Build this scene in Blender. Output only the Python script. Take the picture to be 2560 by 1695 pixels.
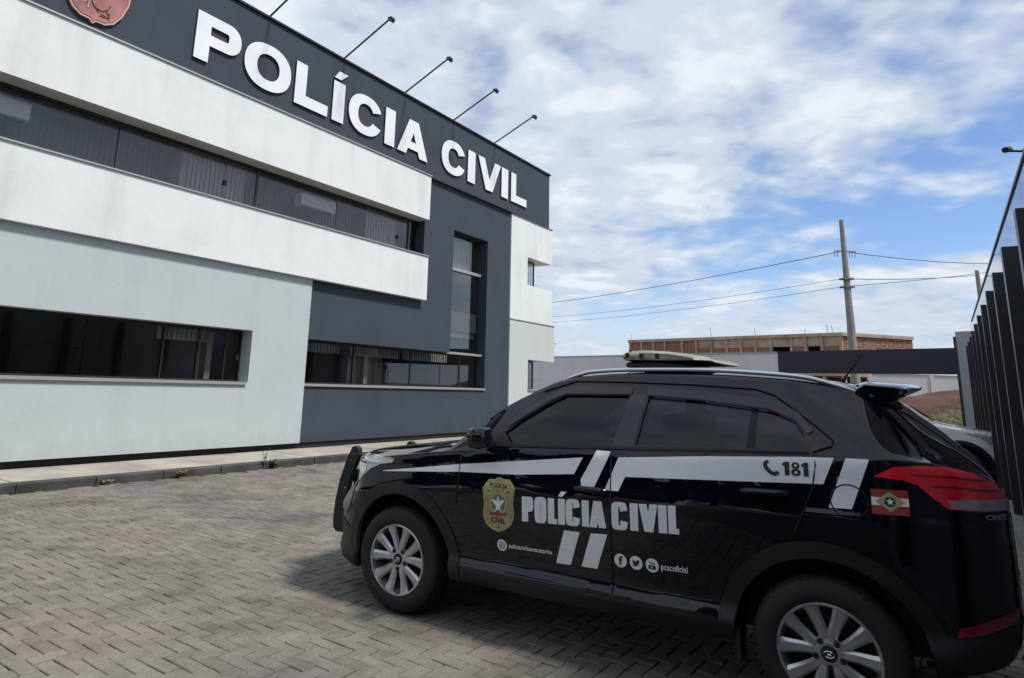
import bpy, bmesh, math, random
import numpy as np
from mathutils import Vector, Matrix
from mathutils.bvhtree import BVHTree
from mathutils.geometry import delaunay_2d_cdt

random.seed(7)
R = math.radians
scene = bpy.context.scene
for o in list(bpy.data.objects):
    bpy.data.objects.remove(o)
col = scene.collection

# ------------------------------------------------------------------ camera
camd = bpy.data.cameras.new('camera')
camd.sensor_fit = 'HORIZONTAL'
camd.sensor_width = 36.0
camd.lens = 1696.495 / 2560 * 36.0
camd.shift_x = 0.06430
camd.shift_y = -0.10144
camd.clip_start = 0.05
camd.clip_end = 2000
cam = bpy.data.objects.new('camera', camd)
col.objects.link(cam)
_r = Vector((0.99923468, -0.00824743, 0.03823656))
_u = Vector((-0.03911591, -0.21068453, 0.9767712))
_w = Vector((0.0, 0.97751931, 0.2108459))
m = Matrix.Identity(4)
for i in range(3):
    m[i][0] = _r[i]; m[i][1] = _u[i]; m[i][2] = -_w[i]
m[2][3] = 1.5418
cam.matrix_world = m
scene.camera = cam

# ------------------------------------------------------------------ light
SUN_EL, SUN_AZ = R(55), R(-31)            # azimuth measured from +X towards +Y
sun_dir = Vector((math.cos(SUN_EL) * math.cos(SUN_AZ), math.cos(SUN_EL) * math.sin(SUN_AZ), math.sin(SUN_EL)))
sd = bpy.data.lights.new('sun', 'SUN')
sd.energy = 2.8
sd.angle = R(8)
sd.color = (1.0, 0.965, 0.92)
sun = bpy.data.objects.new('sun', sd)
col.objects.link(sun)
sun.rotation_euler = (-sun_dir).to_track_quat('-Z', 'Y').to_euler()
sun.location = (20, -20, 40)

world = bpy.data.worlds.new('World')
scene.world = world
world.use_nodes = True
wt = world.node_tree
for n in list(wt.nodes):
    wt.nodes.remove(n)
def wn(t, **k):
    n = wt.nodes.new(t)
    for a, b in k.items():
        setattr(n, a, b)
    return n
wl = wt.links.new
wout = wn('ShaderNodeOutputWorld')
bg = wn('ShaderNodeBackground')
bg.inputs['Strength'].default_value = 0.1
wl(bg.outputs[0], wout.inputs[0])
sky = wn('ShaderNodeTexSky', sky_type='NISHITA')
sky.sun_disc = False
sky.sun_elevation = SUN_EL
sky.sun_rotation = math.pi / 2 - SUN_AZ
sky.air_density = 1.0
sky.dust_density = 0.3
sky.ozone_density = 2.5
tc = wn('ShaderNodeTexCoord')
sep = wn('ShaderNodeSeparateXYZ')
wl(tc.outputs['Generated'], sep.inputs[0])
def wmath(op, a, b=None, c=None):
    n = wn('ShaderNodeMath', operation=op)
    for i, v in enumerate((a, b, c)):
        if v is None:
            continue
        if isinstance(v, (int, float)):
            n.inputs[i].default_value = v
        else:
            wl(v, n.inputs[i])
    return n.outputs[0]
zz = wmath('ADD', wmath('MAXIMUM', sep.outputs[2], 0.0), 0.20)
cmb = wn('ShaderNodeCombineXYZ')
wl(wmath('DIVIDE', sep.outputs[0], zz), cmb.inputs[0])
wl(wmath('DIVIDE', sep.outputs[1], zz), cmb.inputs[1])
def wnoise(scale, detail, rough, off, stretch=(1, 1, 1), dist=0.0):
    mp = wn('ShaderNodeMapping')
    mp.inputs['Location'].default_value = off
    mp.inputs['Scale'].default_value = stretch
    wl(cmb.outputs[0], mp.inputs[0])
    n = wn('ShaderNodeTexNoise')
    n.inputs['Scale'].default_value = scale
    n.inputs['Detail'].default_value = detail
    n.inputs['Roughness'].default_value = rough
    n.inputs['Distortion'].default_value = dist
    wl(mp.outputs[0], n.inputs['Vector'])
    return n.outputs['Fac']
def wramp(f, stops):
    n = wn('ShaderNodeValToRGB')
    n.color_ramp.interpolation = 'EASE'
    e = n.color_ramp.elements
    while len(e) < len(stops):
        e.new(0.5)
    for el, (p, c) in zip(e, stops):
        el.position = p
        el.color = (*c, 1) if len(c) == 3 else c
    wl(f, n.inputs[0])
    return n.outputs[0]
CLOUD_OFF = (29.37607, 36.26375, 0)
big = wnoise(0.70, 2, 0.5, CLOUD_OFF)
mid = wnoise(3.4, 3.5, 0.5, (CLOUD_OFF[0] + 4, CLOUD_OFF[1] + 1, 0), dist=0.25)
fine = wnoise(9.0, 4, 0.5, (1.0, 2.0, 0), dist=0.2)
dens = wmath('ADD', wmath('MULTIPLY', big, 0.56), wmath('ADD', wmath('MULTIPLY', mid, 0.36), wmath('MULTIPLY', fine, 0.11)))
mask = wramp(dens, [(0.385, (0, 0, 0)), (0.525, (1, 1, 1))])
shade = wramp(wmath('ADD', wmath('MULTIPLY', mid, 0.62), wmath('MULTIPLY', fine, 0.38)), [(0.36, (3.75, 4.5, 5.6)), (0.50, (4.9, 5.5, 6.35)), (0.63, (6.3, 6.7, 7.2))])
skm = wn('ShaderNodeMix', data_type='RGBA', blend_type='MULTIPLY')
skm.inputs['Factor'].default_value = 1.0
wl(sky.outputs[0], skm.inputs['A'])
skm.inputs['B'].default_value = (0.95, 1.04, 1.2, 1)
mix = wn('ShaderNodeMix', data_type='RGBA')
wl(mask, mix.inputs['Factor'])
wl(skm.outputs['Result'], mix.inputs['A'])
wl(shade, mix.inputs['B'])
# pale haze low over the horizon
hz = wramp(sep.outputs[2], [(0.0, (1, 1, 1)), (0.17, (0, 0, 0))])
mix2 = wn('ShaderNodeMix', data_type='RGBA')
wl(wmath('MULTIPLY', hz, 0.75), mix2.inputs['Factor'])
wl(mix.outputs['Result'], mix2.inputs['A'])
mix2.inputs['B'].default_value = (4.7, 5.5, 6.5, 1)
wl(mix2.outputs['Result'], bg.inputs['Color'])

scene.view_settings.view_transform = 'Standard'
scene.view_settings.look = 'None'
scene.view_settings.exposure = 0.40
scene.view_settings.gamma = 1.0
scene.view_settings.use_curve_mapping = False
scene.render.engine = 'CYCLES'
scene.cycles.max_bounces = 8
scene.cycles.transparent_max_bounces = 12
scene.cycles.caustics_reflective = False
scene.cycles.caustics_refractive = False

# ------------------------------------------------------------------ materials
def new_mat(name):
    mt = bpy.data.materials.new(name)
    mt.use_nodes = True
    nt = mt.node_tree
    b = nt.nodes['Principled BSDF']
    return mt, nt, b
def setp(b, **k):
    for a, v in k.items():
        b.inputs[a.replace('_', ' ')].default_value = v
def plain(name, colr, rough=0.6, metal=0.0, coat=0.0, spec=0.5, bump=0.0, bscale=40, var=0.0, vscale=3.0, coords='Object'):
    mt, nt, b = new_mat(name)
    setp(b, Base_Color=(*colr, 1), Roughness=rough, Metallic=metal)
    b.inputs['Coat Weight'].default_value = coat
    b.inputs['Coat Roughness'].default_value = 0.03
    b.inputs['Specular IOR Level'].default_value = spec
    t = nt.nodes.new('ShaderNodeTexCoord')
    if var > 0:
        n = nt.nodes.new('ShaderNodeTexNoise')
        n.inputs['Scale'].default_value = vscale
        n.inputs['Detail'].default_value = 6
        nt.links.new(t.outputs[coords], n.inputs['Vector'])
        r = nt.nodes.new('ShaderNodeValToRGB')
        r.color_ramp.elements[0].position = 0.3
        r.color_ramp.elements[1].position = 0.7
        r.color_ramp.elements[0].color = (*[max(0, x * (1 - var)) for x in colr], 1)
        r.color_ramp.elements[1].color = (*[min(1, x * (1 + var)) for x in colr], 1)
        nt.links.new(n.outputs['Fac'], r.inputs[0])
        nt.links.new(r.outputs[0], b.inputs['Base Color'])
    if bump > 0:
        n2 = nt.nodes.new('ShaderNodeTexNoise')
        n2.inputs['Scale'].default_value = bscale
        n2.inputs['Detail'].default_value = 5
        nt.links.new(t.outputs[coords], n2.inputs['Vector'])
        bp = nt.nodes.new('ShaderNodeBump')
        bp.inputs['Strength'].default_value = bump
        bp.inputs['Distance'].default_value = 0.01
        nt.links.new(n2.outputs['Fac'], bp.inputs['Height'])
        nt.links.new(bp.outputs[0], b.inputs['Normal'])
    return mt
def plaster(name, colr, stain=0.25, dirt=(0.45, 0.45, 0.43)):
    """painted render: faint mottling, rain streaks running down, fine grain"""
    mt, nt, b = new_mat(name)
    L = nt.links.new
    setp(b, Roughness=0.85)
    b.inputs['Specular IOR Level'].default_value = 0.25
    t = nt.nodes.new('ShaderNodeTexCoord')
    def noise(scale, detail, st):
        mp = nt.nodes.new('ShaderNodeMapping')
        mp.inputs['Scale'].default_value = st
        L(t.outputs['Object'], mp.inputs[0])
        n = nt.nodes.new('ShaderNodeTexNoise')
        n.inputs['Scale'].default_value = scale
        n.inputs['Detail'].default_value = detail
        n.inputs['Roughness'].default_value = 0.6
        L(mp.outputs[0], n.inputs['Vector'])
        return n.outputs['Fac']
    def ramp(f, a, c):
        r = nt.nodes.new('ShaderNodeMapRange')
        r.inputs['From Min'].default_value = a
        r.inputs['From Max'].default_value = c
        L(f, r.inputs['Value'])
        return r.outputs['Result']
    streak = ramp(noise(2.2, 5, (1, 1, 0.12)), 0.52, 0.78)
    blot = ramp(noise(0.7, 7, (1, 1, 1)), 0.48, 0.75)
    mx = nt.nodes.new('ShaderNodeMath'); mx.operation = 'MULTIPLY_ADD'
    L(streak, mx.inputs[0]); mx.inputs[1].default_value = 0.55
    ml = nt.nodes.new('ShaderNodeMath'); ml.operation = 'MULTIPLY'
    L(blot, ml.inputs[0]); ml.inputs[1].default_value = 0.45
    L(ml.outputs[0], mx.inputs[2])
    f = nt.nodes.new('ShaderNodeMath'); f.operation = 'MULTIPLY'
    L(mx.outputs[0], f.inputs[0]); f.inputs[1].default_value = stain
    # splashed soil along the foot of the wall, with an uneven upper edge
    sp_ = nt.nodes.new('ShaderNodeSeparateXYZ'); L(t.outputs['Object'], sp_.inputs[0])
    ed = nt.nodes.new('ShaderNodeMath'); ed.operation = 'MULTIPLY_ADD'
    L(noise(3.0, 6, (1, 1, .5)), ed.inputs[0]); ed.inputs[1].default_value = -.9; L(sp_.outputs[2], ed.inputs[2])
    spl = nt.nodes.new('ShaderNodeMapRange'); L(ed.outputs[0], spl.inputs['Value'])
    spl.inputs['From Min'].default_value = .12; spl.inputs['From Max'].default_value = -.22
    spl.inputs['To Max'].default_value = .28
    mxx = nt.nodes.new('ShaderNodeMath'); mxx.operation = 'MAXIMUM'
    L(f.outputs[0], mxx.inputs[0]); L(spl.outputs['Result'], mxx.inputs[1])
    f = mxx
    mixc = nt.nodes.new('ShaderNodeMix'); mixc.data_type = 'RGBA'
    L(f.outputs[0], mixc.inputs['Factor'])
    mixc.inputs['A'].default_value = (*colr, 1)
    mixc.inputs['B'].default_value = (*[x * y for x, y in zip(colr, dirt)], 1)
    L(mixc.outputs['Result'], b.inputs['Base Color'])
    g = nt.nodes.new('ShaderNodeBump')
    g.inputs['Strength'].default_value = 0.35
    g.inputs['Distance'].default_value = 0.006
    n3 = noise(38, 5, (1, 1, 1))
    n4 = noise(1.6, 3, (1, 1, 1))
    ad = nt.nodes.new('ShaderNodeMath'); ad.operation = 'MULTIPLY_ADD'
    L(n4, ad.inputs[0]); ad.inputs[1].default_value = 4.0; L(n3, ad.inputs[2])
    L(ad.outputs[0], g.inputs['Height'])
    L(g.outputs[0], b.inputs['Normal'])
    return mt
def tinted_glass(name, tint, rough=0.0, ior=1.5, wavy=0.0):
    mt = bpy.data.materials.new(name)
    mt.use_nodes = True
    nt = mt.node_tree
    for n in list(nt.nodes):
        nt.nodes.remove(n)
    L = nt.links.new
    out = nt.nodes.new('ShaderNodeOutputMaterial')
    tr = nt.nodes.new('ShaderNodeBsdfTransparent'); tr.inputs[0].default_value = (*tint, 1)
    gl = nt.nodes.new('ShaderNodeBsdfGlossy'); gl.inputs['Roughness'].default_value = rough
    gl.inputs['Color'].default_value = (0.95, 0.97, 1.0, 1)
    fr = nt.nodes.new('ShaderNodeFresnel'); fr.inputs['IOR'].default_value = ior
    # the same reflectance from either side of a thin pane
    gb = nt.nodes.new('ShaderNodeNewGeometry')
    mi = nt.nodes.new('ShaderNodeMix'); mi.data_type = 'FLOAT'
    mi.inputs['A'].default_value = ior; mi.inputs['B'].default_value = 1 / ior
    L(gb.outputs['Backfacing'], mi.inputs['Factor']); L(mi.outputs['Result'], fr.inputs['IOR'])
    mxs = nt.nodes.new('ShaderNodeMixShader')
    L(fr.outputs[0], mxs.inputs[0]); L(tr.outputs[0], mxs.inputs[1]); L(gl.outputs[0], mxs.inputs[2])
    L(mxs.outputs[0], out.inputs[0])
    if wavy > 0:
        t = nt.nodes.new('ShaderNodeTexCoord')
        n = nt.nodes.new('ShaderNodeTexNoise'); n.inputs['Scale'].default_value = 0.9; n.inputs['Detail'].default_value = 1
        L(t.outputs['Object'], n.inputs['Vector'])
        bp = nt.nodes.new('ShaderNodeBump'); bp.inputs['Strength'].default_value = wavy; bp.inputs['Distance'].default_value = 0.05
        L(n.outputs['Fac'], bp.inputs['Height'])
        L(bp.outputs[0], gl.inputs['Normal'])
    return mt

M = {}
M['white'] = plaster('white_render', (0.75, 0.76, 0.745), 0.45)
M['grey'] = plaster('light_grey_render', (0.47, 0.515, 0.52), 0.42, (0.62, 0.62, 0.60))
M['tower_grey'] = plaster('pale_grey_render', (0.55, 0.575, 0.55), 0.25, (0.6, 0.6, 0.58))
M['slate'] = plaster('slate_render', (0.054, 0.066, 0.085), 0.6, (0.6, 0.6, 0.6))
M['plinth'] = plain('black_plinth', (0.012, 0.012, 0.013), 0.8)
M['letter'] = plain('sign_letter_white', (0.80, 0.82, 0.82), 0.45, var=0.05, vscale=2)
M['flash'] = plain('metal_flashing', (0.42, 0.41, 0.39), 0.45, metal=0.6)
M['darkmetal'] = plain('dark_metal', (0.018, 0.019, 0.022), 0.45, metal=0.3)
M['alu'] = plain('window_aluminium', (0.05, 0.05, 0.05), 0.4, metal=0.7)
M['sill'] = plain('sill_metal', (0.42, 0.40, 0.38), 0.45, metal=0.4)
M['room_wall'] = plain('room_plaster', (0.50, 0.48, 0.44), 0.9)
M['room_dark'] = plain('room_floor', (0.10, 0.095, 0.09), 0.8)
M['cabinet'] = plain('office_cabinet', (0.12, 0.115, 0.11), 0.6)
M['beige'] = plain('office_partition', (0.45, 0.38, 0.28), 0.7)
M['glass'] = tinted_glass('smoked_glass', (0.84, 0.84, 0.84), ior=1.5)
M['glass_slit'] = tinted_glass('stair_glass', (0.82, 0.82, 0.82), ior=1.75)
M['film_glass'] = tinted_glass('film_glass', (0.86, 0.86, 0.86), rough=.12, ior=1.55)
M['car_glass'] = tinted_glass('car_privacy_glass', (0.13, 0.18, 0.20))
M['ac'] = plain('ac_plastic', (0.75, 0.75, 0.73), 0.5)
M['black'] = plain('flat_black', (0.006, 0.006, 0.007), 0.7)
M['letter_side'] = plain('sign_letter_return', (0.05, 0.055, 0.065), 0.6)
M['blind_dark'] = plain('blind_grey', (0.26, 0.26, 0.265), .9, var=.15, vscale=1)
M['blind_light'] = plain('blind_pale', (0.62, 0.61, 0.58), .9, var=.15, vscale=1)
# ------------------------------------------------------------------ helpers
class Geo:
    def __init__(self):
        self.v = []; self.f = []; self.a = []
    def add(self, vs, fs):
        k = len(self.v)
        self.v += [tuple(p) for p in vs]
        self.f += [tuple(i + k for i in q) for q in fs]
        return self
    def box(self, x0, x1, y0, y1, z0, z1):
        vs = [(x, y, z) for x in (x0, x1) for y in (y0, y1) for z in (z0, z1)]
        return self.add(vs, [(0, 1, 3, 2), (4, 6, 7, 5), (0, 4, 5, 1), (2, 3, 7, 6), (0, 2, 6, 4), (1, 5, 7, 3)])
    def prism(self, loops, fn, d0, d1):
        """fill 2-D loops (even-odd) and extrude between depths d0, d1; fn(u,v,d)->xyz"""
        v2, tris = fill(loops)
        n = len(v2)
        self.add([fn(u, v, d0) for u, v in v2] + [fn(u, v, d1) for u, v in v2],
                 [t for t in tris] + [tuple(i + n for i in reversed(t)) for t in tris])
        for lp in loops:
            k = len(lp)
            self.add([fn(u, v, d0) for u, v in lp] + [fn(u, v, d1) for u, v in lp],
                     [(i, (i + 1) % k, (i + 1) % k + k, i + k) for i in range(k)])
        return self
    def tube(self, pts, r, n=8, caps=True):
        pts = [Vector(p) for p in pts]
        rr = r if isinstance(r, (list, tuple)) else [r] * len(pts)
        rings = []
        for i, p in enumerate(pts):
            d = (pts[min(i + 1, len(pts) - 1)] - pts[max(i - 1, 0)]).normalized()
            a = d.cross(Vector((0, 0, 1)))
            if a.length < .15:
                a = d.cross(Vector((1, 0, 0)))
            a.normalize(); b = d.cross(a)
            rings.append([p + (a * math.cos(2 * math.pi * j / n) + b * math.sin(2 * math.pi * j / n)) * rr[i] for j in range(n)])
        vs = [q for r_ in rings for q in r_]
        fs = [(i * n + j, i * n + (j + 1) % n, (i + 1) * n + (j + 1) % n, (i + 1) * n + j) for i in range(len(pts) - 1) for j in range(n)]
        if caps:
            fs += [tuple(range(n))[::-1], tuple(range((len(pts) - 1) * n, len(pts) * n))]
        return self.add(vs, fs)
    def lathe_y(self, prof, cx, cz, n=48):
        """profile of (radius, y) spun about the y axis through (cx, cz)"""
        vs = []
        for r, y in prof:
            for j in range(n):
                a = 2 * math.pi * j / n
                vs.append((cx + r * math.cos(a), y, cz + r * math.sin(a)))
        k = len(prof)
        fs = [(i * n + j, (i + 1) * n + j, (i + 1) * n + (j + 1) % n, i * n + (j + 1) % n) for i in range(k - 1) for j in range(n)]
        return self.add(vs, fs)
    def build(self, name, mat, parent=None, smooth=False, sharp=None):
        me = bpy.data.meshes.new(name)
        me.from_pydata(self.v, [], self.f)
        bm = bmesh.new(); bm.from_mesh(me)
        bmesh.ops.recalc_face_normals(bm, faces=bm.faces)
        bm.to_mesh(me); bm.free()
        return put(name, me, mat, parent, smooth, sharp)
def put(name, me, mat, parent=None, smooth=False, sharp=None):
    if mat is not None:
        me.materials.append(mat)
    if smooth:
        me.shade_smooth()
        if sharp:
            me.set_sharp_from_angle(angle=R(sharp))
    o = bpy.data.objects.new(name, me)
    col.objects.link(o)
    if parent is not None:
        o.parent = parent
    return o
def empty(name, loc=(0, 0, 0), rz=0.0, parent=None):
    o = bpy.data.objects.new(name, None)
    o.location = loc
    o.rotation_euler = (0, 0, rz)
    o.empty_display_size = 0.2
    col.objects.link(o)
    if parent is not None:
        o.parent = parent
    return o
def tag(o, label=None, cat=None, group=None, kind=None):
    if label: o['label'] = label
    if cat: o['category'] = cat
    if group: o['group'] = group
    if kind: o['kind'] = kind
    return o
def inside(pt, loops):
    c = False
    x, y = pt
    for lp in loops:
        n = len(lp)
        for i in range(n):
            x1, y1 = lp[i]; x2, y2 = lp[(i + 1) % n]
            if (y1 > y) != (y2 > y) and x < (x2 - x1) * (y - y1) / (y2 - y1) + x1:
                c = not c
    return c
def fill(loops, grid=None):
    """constrained triangulation of loops (even-odd), optionally with interior grid points"""
    vs, es = [], []
    for lp in loops:
        pts = []
        n = len(lp)
        for i in range(n):
            a, b = lp[i], lp[(i + 1) % n]
            pts.append(a)
            if grid:
                k = int(math.hypot(b[0] - a[0], b[1] - a[1]) / grid)
                for j in range(1, k + 1):
                    t = j / (k + 1)
                    pts.append((a[0] + (b[0] - a[0]) * t, a[1] + (b[1] - a[1]) * t))
        k = len(vs)
        vs += pts
        es += [(k + i, k + (i + 1) % len(pts)) for i in range(len(pts))]
    if grid:
        xs = [p[0] for p in vs]; ys = [p[1] for p in vs]
        x = min(xs) + grid * .5
        while x < max(xs):
            y = min(ys) + grid * .5
            while y < max(ys):
                if inside((x, y), loops):
                    vs.append((x, y))
                y += grid
            x += grid
    v2, _, tri, _, _, _ = delaunay_2d_cdt([Vector(p) for p in vs], es, [], 0, 1e-6)
    out = []
    for t in tri:
        cx = sum(v2[i][0] for i in t) / 3; cy = sum(v2[i][1] for i in t) / 3
        if inside((cx, cy), loops):
            out.append(tuple(t))
    return [(p[0], p[1]) for p in v2], out

# ------------------------------------------------------------------ lettering
def super_arc(cx, cy, rx, ry, a0, a1, n, e):
    o = []
    for i in range(n + 1):
        a = a0 + (a1 - a0) * i / n
        c, s = math.cos(a), math.sin(a)
        o.append((cx + rx * math.copysign(abs(c) ** (2 / e), c), cy + ry * math.copysign(abs(s) ** (2 / e), s)))
    return o
def glyph(ch, w, t, b, e):
    """outline loops of a heavy sans capital in a box w wide and 1 high; t stem, b bar, e roundness"""
    if ch == 'I':
        return [[(0, 0), (t, 0), (t, 1), (0, 1)]]
    if ch == 'L':
        return [[(0, 0), (w, 0), (w, b * 1.15), (t, b * 1.15), (t, 1), (0, 1)]]
    if ch == 'O':
        return [super_arc(w / 2, .5, w / 2, .515, 0, 2 * math.pi, 48, e)[:-1],
                super_arc(w / 2, .5, w / 2 - t, .515 - b, 0, 2 * math.pi, 48, e)[:-1]]
    if ch == 'C':
        g = .155 if e > 3 else .20
        o = super_arc(w / 2, .5, w / 2, .515, 0, 2 * math.pi, 96, e)[:-1]
        i = super_arc(w / 2, .5, w / 2 - t, .515 - b, 0, 2 * math.pi, 96, e)[:-1]
        keep = lambda p, gg: not (p[0] > w * .52 and abs(p[1] - .5) < gg)
        oo = [p for p in o if keep(p, g)]
        ii = [p for p in i if keep(p, g * (1.0 if e > 3 else .62))]
        return [oo + ii[::-1]]
    if ch == 'P':
        h0 = .36 if e < 3 else .40
        r = (1 - h0) / 2
        xb = w - r * (1.05 if e < 3 else .7)
        bowl = super_arc(xb, h0 + r, w - xb, r, -math.pi / 2, math.pi / 2, 20, max(2.2, e * .8))
        hole = super_arc(xb, h0 + r, w - xb - t * .92, r - b, -math.pi / 2, math.pi / 2, 16, max(2.2, e * .8))
        return [[(0, 0), (t, 0), (t, h0)] + bowl + [(0, 1)], [(t, h0 + b)] + hole + [(t, 1 - b)]]
    if ch in 'AV':
        q = t * .62
        k = w / 2 - q
        ti = t * 1.12
        x = lambda z: ti + k * z
        zt = (w / 2 - ti) / k
        if ch == 'V':
            return [[(0, 1), (ti, 1), (w / 2, 1 - zt), (w - ti, 1), (w, 1), (w / 2 + q, 0), (w / 2 - q, 0)]]
        zb, zc = .17, .17 + b * .95
        out = [(0, 0), (ti, 0), (x(zb), zb), (w - x(zb), zb), (w - ti, 0), (w, 0), (w / 2 + q, 1), (w / 2 - q, 1)]
        return [out, [(x(zc), zc), (w - x(zc), zc), (w / 2, zt)]]
    return []
ACCENT = [(.02, 1.075), (.66, 1.075), (1.25, 1.275), (.42, 1.275)]
def text_tris(txt, size, bold=0.0, align='LEFT'):
    cu = bpy.data.curves.new('lettering', 'FONT')
    cu.body = txt; cu.size = size; cu.offset = bold; cu.align_x = align
    cu.resolution_u = 3
    ob = bpy.data.objects.new('lettering', cu)
    col.objects.link(ob)
    dg = bpy.context.evaluated_depsgraph_get()
    me = bpy.data.meshes.new_from_object(ob.evaluated_get(dg))
    vs = [(v.co.x, v.co.y) for v in me.vertices]
    fs = [tuple(p.vertices) for p in me.polygons]
    bpy.data.objects.remove(ob); bpy.data.curves.remove(cu); bpy.data.meshes.remove(me)
    return vs, fs

# ------------------------------------------------------------------ yard frame: s along the facade, n out of it towards the yard
FY = 0.935637
D = Vector((math.cos(FY), math.sin(FY), 0))
N = Vector((math.sin(FY), -math.cos(FY), 0))
def sn(s, n, z=0.0):
    return D * s + N * n + Vector((0, 0, z))
WALL_N = -10.82

# ground
earth = plain('earth_ground', (0.16, 0.10, 0.07), 0.95, var=0.35, vscale=0.15, bump=0.4, bscale=3)
g = Geo().add([(-300, -300, -0.07), (300, -300, -0.07), (300, 300, -0.07), (-300, 300, -0.07)], [(0, 1, 2, 3)])
tag(g.build('ground', earth), kind='structure')

# paving: sand bed + herringbone concrete pavers
def paver_material():
    mt, nt, b = new_mat('concrete_paver')
    L = nt.links.new
    setp(b, Roughness=0.9)
    b.inputs['Specular IOR Level'].default_value = 0.2
    geo = nt.nodes.new('ShaderNodeNewGeometry')
    at = nt.nodes.new('ShaderNodeAttribute'); at.attribute_name = 'tone'
    inf = nt.nodes.new('ShaderNodeObjectInfo')
    def noise(s, d, r=.6):
        n = nt.nodes.new('ShaderNodeTexNoise'); n.inputs['Scale'].default_value = s; n.inputs['Detail'].default_value = d
        n.inputs['Roughness'].default_value = r
        L(geo.outputs['Position'], n.inputs['Vector']); return n.outputs['Fac']
    def ramp(f, st):
        r = nt.nodes.new('ShaderNodeValToRGB')
        while len(r.color_ramp.elements) < len(st): r.color_ramp.elements.new(.5)
        for el, (p, c) in zip(r.color_ramp.elements, st):
            el.position = p; el.color = (*c, 1)
        L(f, r.inputs[0]); return r.outputs[0]
    tint = ramp(noise(.55, 2), [(.34, (.166, .155, .150)), (.44, (.192, .180, .156)), (.55, (.203, .191, .165)), (.66, (.210, .180, .160))])
    tone = ramp(at.outputs['Fac'], [(0, (.88, .88, .885)), (.5, (1, 1, 1)), (1, (1.12, 1.11, 1.10))])
    grain = ramp(noise(60, 6, .7), [(.3, (.72, .72, .71)), (.5, (1, 1, 1)), (.75, (1.15, 1.15, 1.14))])
    blot = ramp(noise(5, 5), [(.35, (.84, .83, .82)), (.6, (1.05, 1.05, 1.05))])
    stain = ramp(noise(.9, 6, .65), [(.36, (.70, .69, .68)), (.5, (1, 1, 1)), (.7, (1.08, 1.07, 1.05))])
    cur = tint
    for x in (tone, grain, blot, stain):
        mm = nt.nodes.new('ShaderNodeMix'); mm.data_type = 'RGBA'; mm.blend_type = 'MULTIPLY'; mm.inputs['Factor'].default_value = 1
        L(cur, mm.inputs['A']); L(x, mm.inputs['B']); cur = mm.outputs['Result']
    L(cur, b.inputs['Base Color'])
    bp = nt.nodes.new('ShaderNodeBump'); bp.inputs['Strength'].default_value = .5; bp.inputs['Distance'].default_value = .004
    L(noise(90, 6, .7), bp.inputs['Height']); L(bp.outputs[0], b.inputs['Normal'])
    return mt
M['paver'] = paver_material()
M['sand'] = plain('joint_sand', (0.055, 0.052, 0.038), 0.95, var=0.4, vscale=6, bump=.3)
yard = Geo().add([sn(-6, -9.47, -0.016), sn(33, -9.47, -0.016), sn(25.6, .82, -0.016), sn(-6, .82, -0.016)], [(0, 1, 2, 3)]).build('paved_yard', M['sand'])
tag(yard, kind='structure')
PTH = -0.6542
pe1 = Vector((math.cos(PTH), math.sin(PTH), 0)); pe2 = Vector((-math.sin(PTH), math.cos(PTH), 0))
U = 0.1
bricks = []
camp = Vector((0, 0, 1.5418))
def in_frame(p, pad=0.0):
    d = p - camp
    z = d.dot(_w)
    if z < .3: return None
    px = 1115.4 + 1696.5 * d.dot(_r) / z; py = 587.8 - 1696.5 * d.dot(_u) / z
    return (px, py, z) if -pad < px < 2560 + pad and -pad < py < 1695 + pad else None
rng = random.Random(3)
for i in range(-260, 420):
    for j in range(-260, 420):
        k = (i - j) % 4
        if k not in (0, 3):
            continue
        L_, W_ = (2, 1) if k == 0 else (1, 2)
        c = pe1 * ((i + L_ / 2) * U) + pe2 * ((j + W_ / 2) * U)
        s_, n_ = c.dot(D), c.dot(N)
        if not (-2.5 < s_ < 24.5 and -9.36 < n_ < .56):
            continue
        fr = in_frame(c, 1500)
        if fr is None:
            continue
        bricks.append((c, L_, W_, fr))
def brick_verts(L_, W_, tilt=(0, 0), z=0.0):
    hx, hy = L_ * U / 2 - .0038, W_ * U / 2 - .0038
    bv = .0042
    o = []
    for zz_, ins in ((-.03, 0), (-.0045, 0), (0, bv)):
        for sx, sy in ((-1, -1), (1, -1), (1, 1), (-1, 1)):
            x, y = sx * (hx - ins), sy * (hy - ins)
            o.append((x, y, zz_ + z + tilt[0] * x + tilt[1] * y))
    fs = [(8, 9, 10, 11)]
    for lv in (0, 4):
        for q in range(4):
            fs.append((lv + q, lv + (q + 1) % 4, lv + 4 + (q + 1) % 4, lv + 4 + q))
    return o, fs
CAR_LOC = Vector((0.2363, 5.7344, 0)); CAR_YAW = 2.5508
cF = Vector((math.cos(CAR_YAW), math.sin(CAR_YAW), 0)); cL = Vector((-math.sin(CAR_YAW), math.cos(CAR_YAW), 0))
def under_car(c):
    q = c - CAR_LOC
    return -3.5 < q.dot(cF) < .95 and q.dot(cL) < .7
seen = [b for b in bricks if 0 < b[3][0] < 2560 and 0 < b[3][1] < 1690 and not under_car(b[0]) and b[3][0] < 1750]
seen.sort(key=lambda b: (b[0] - camp).length)
near = set(id(b) for b in seen[:300])
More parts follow.
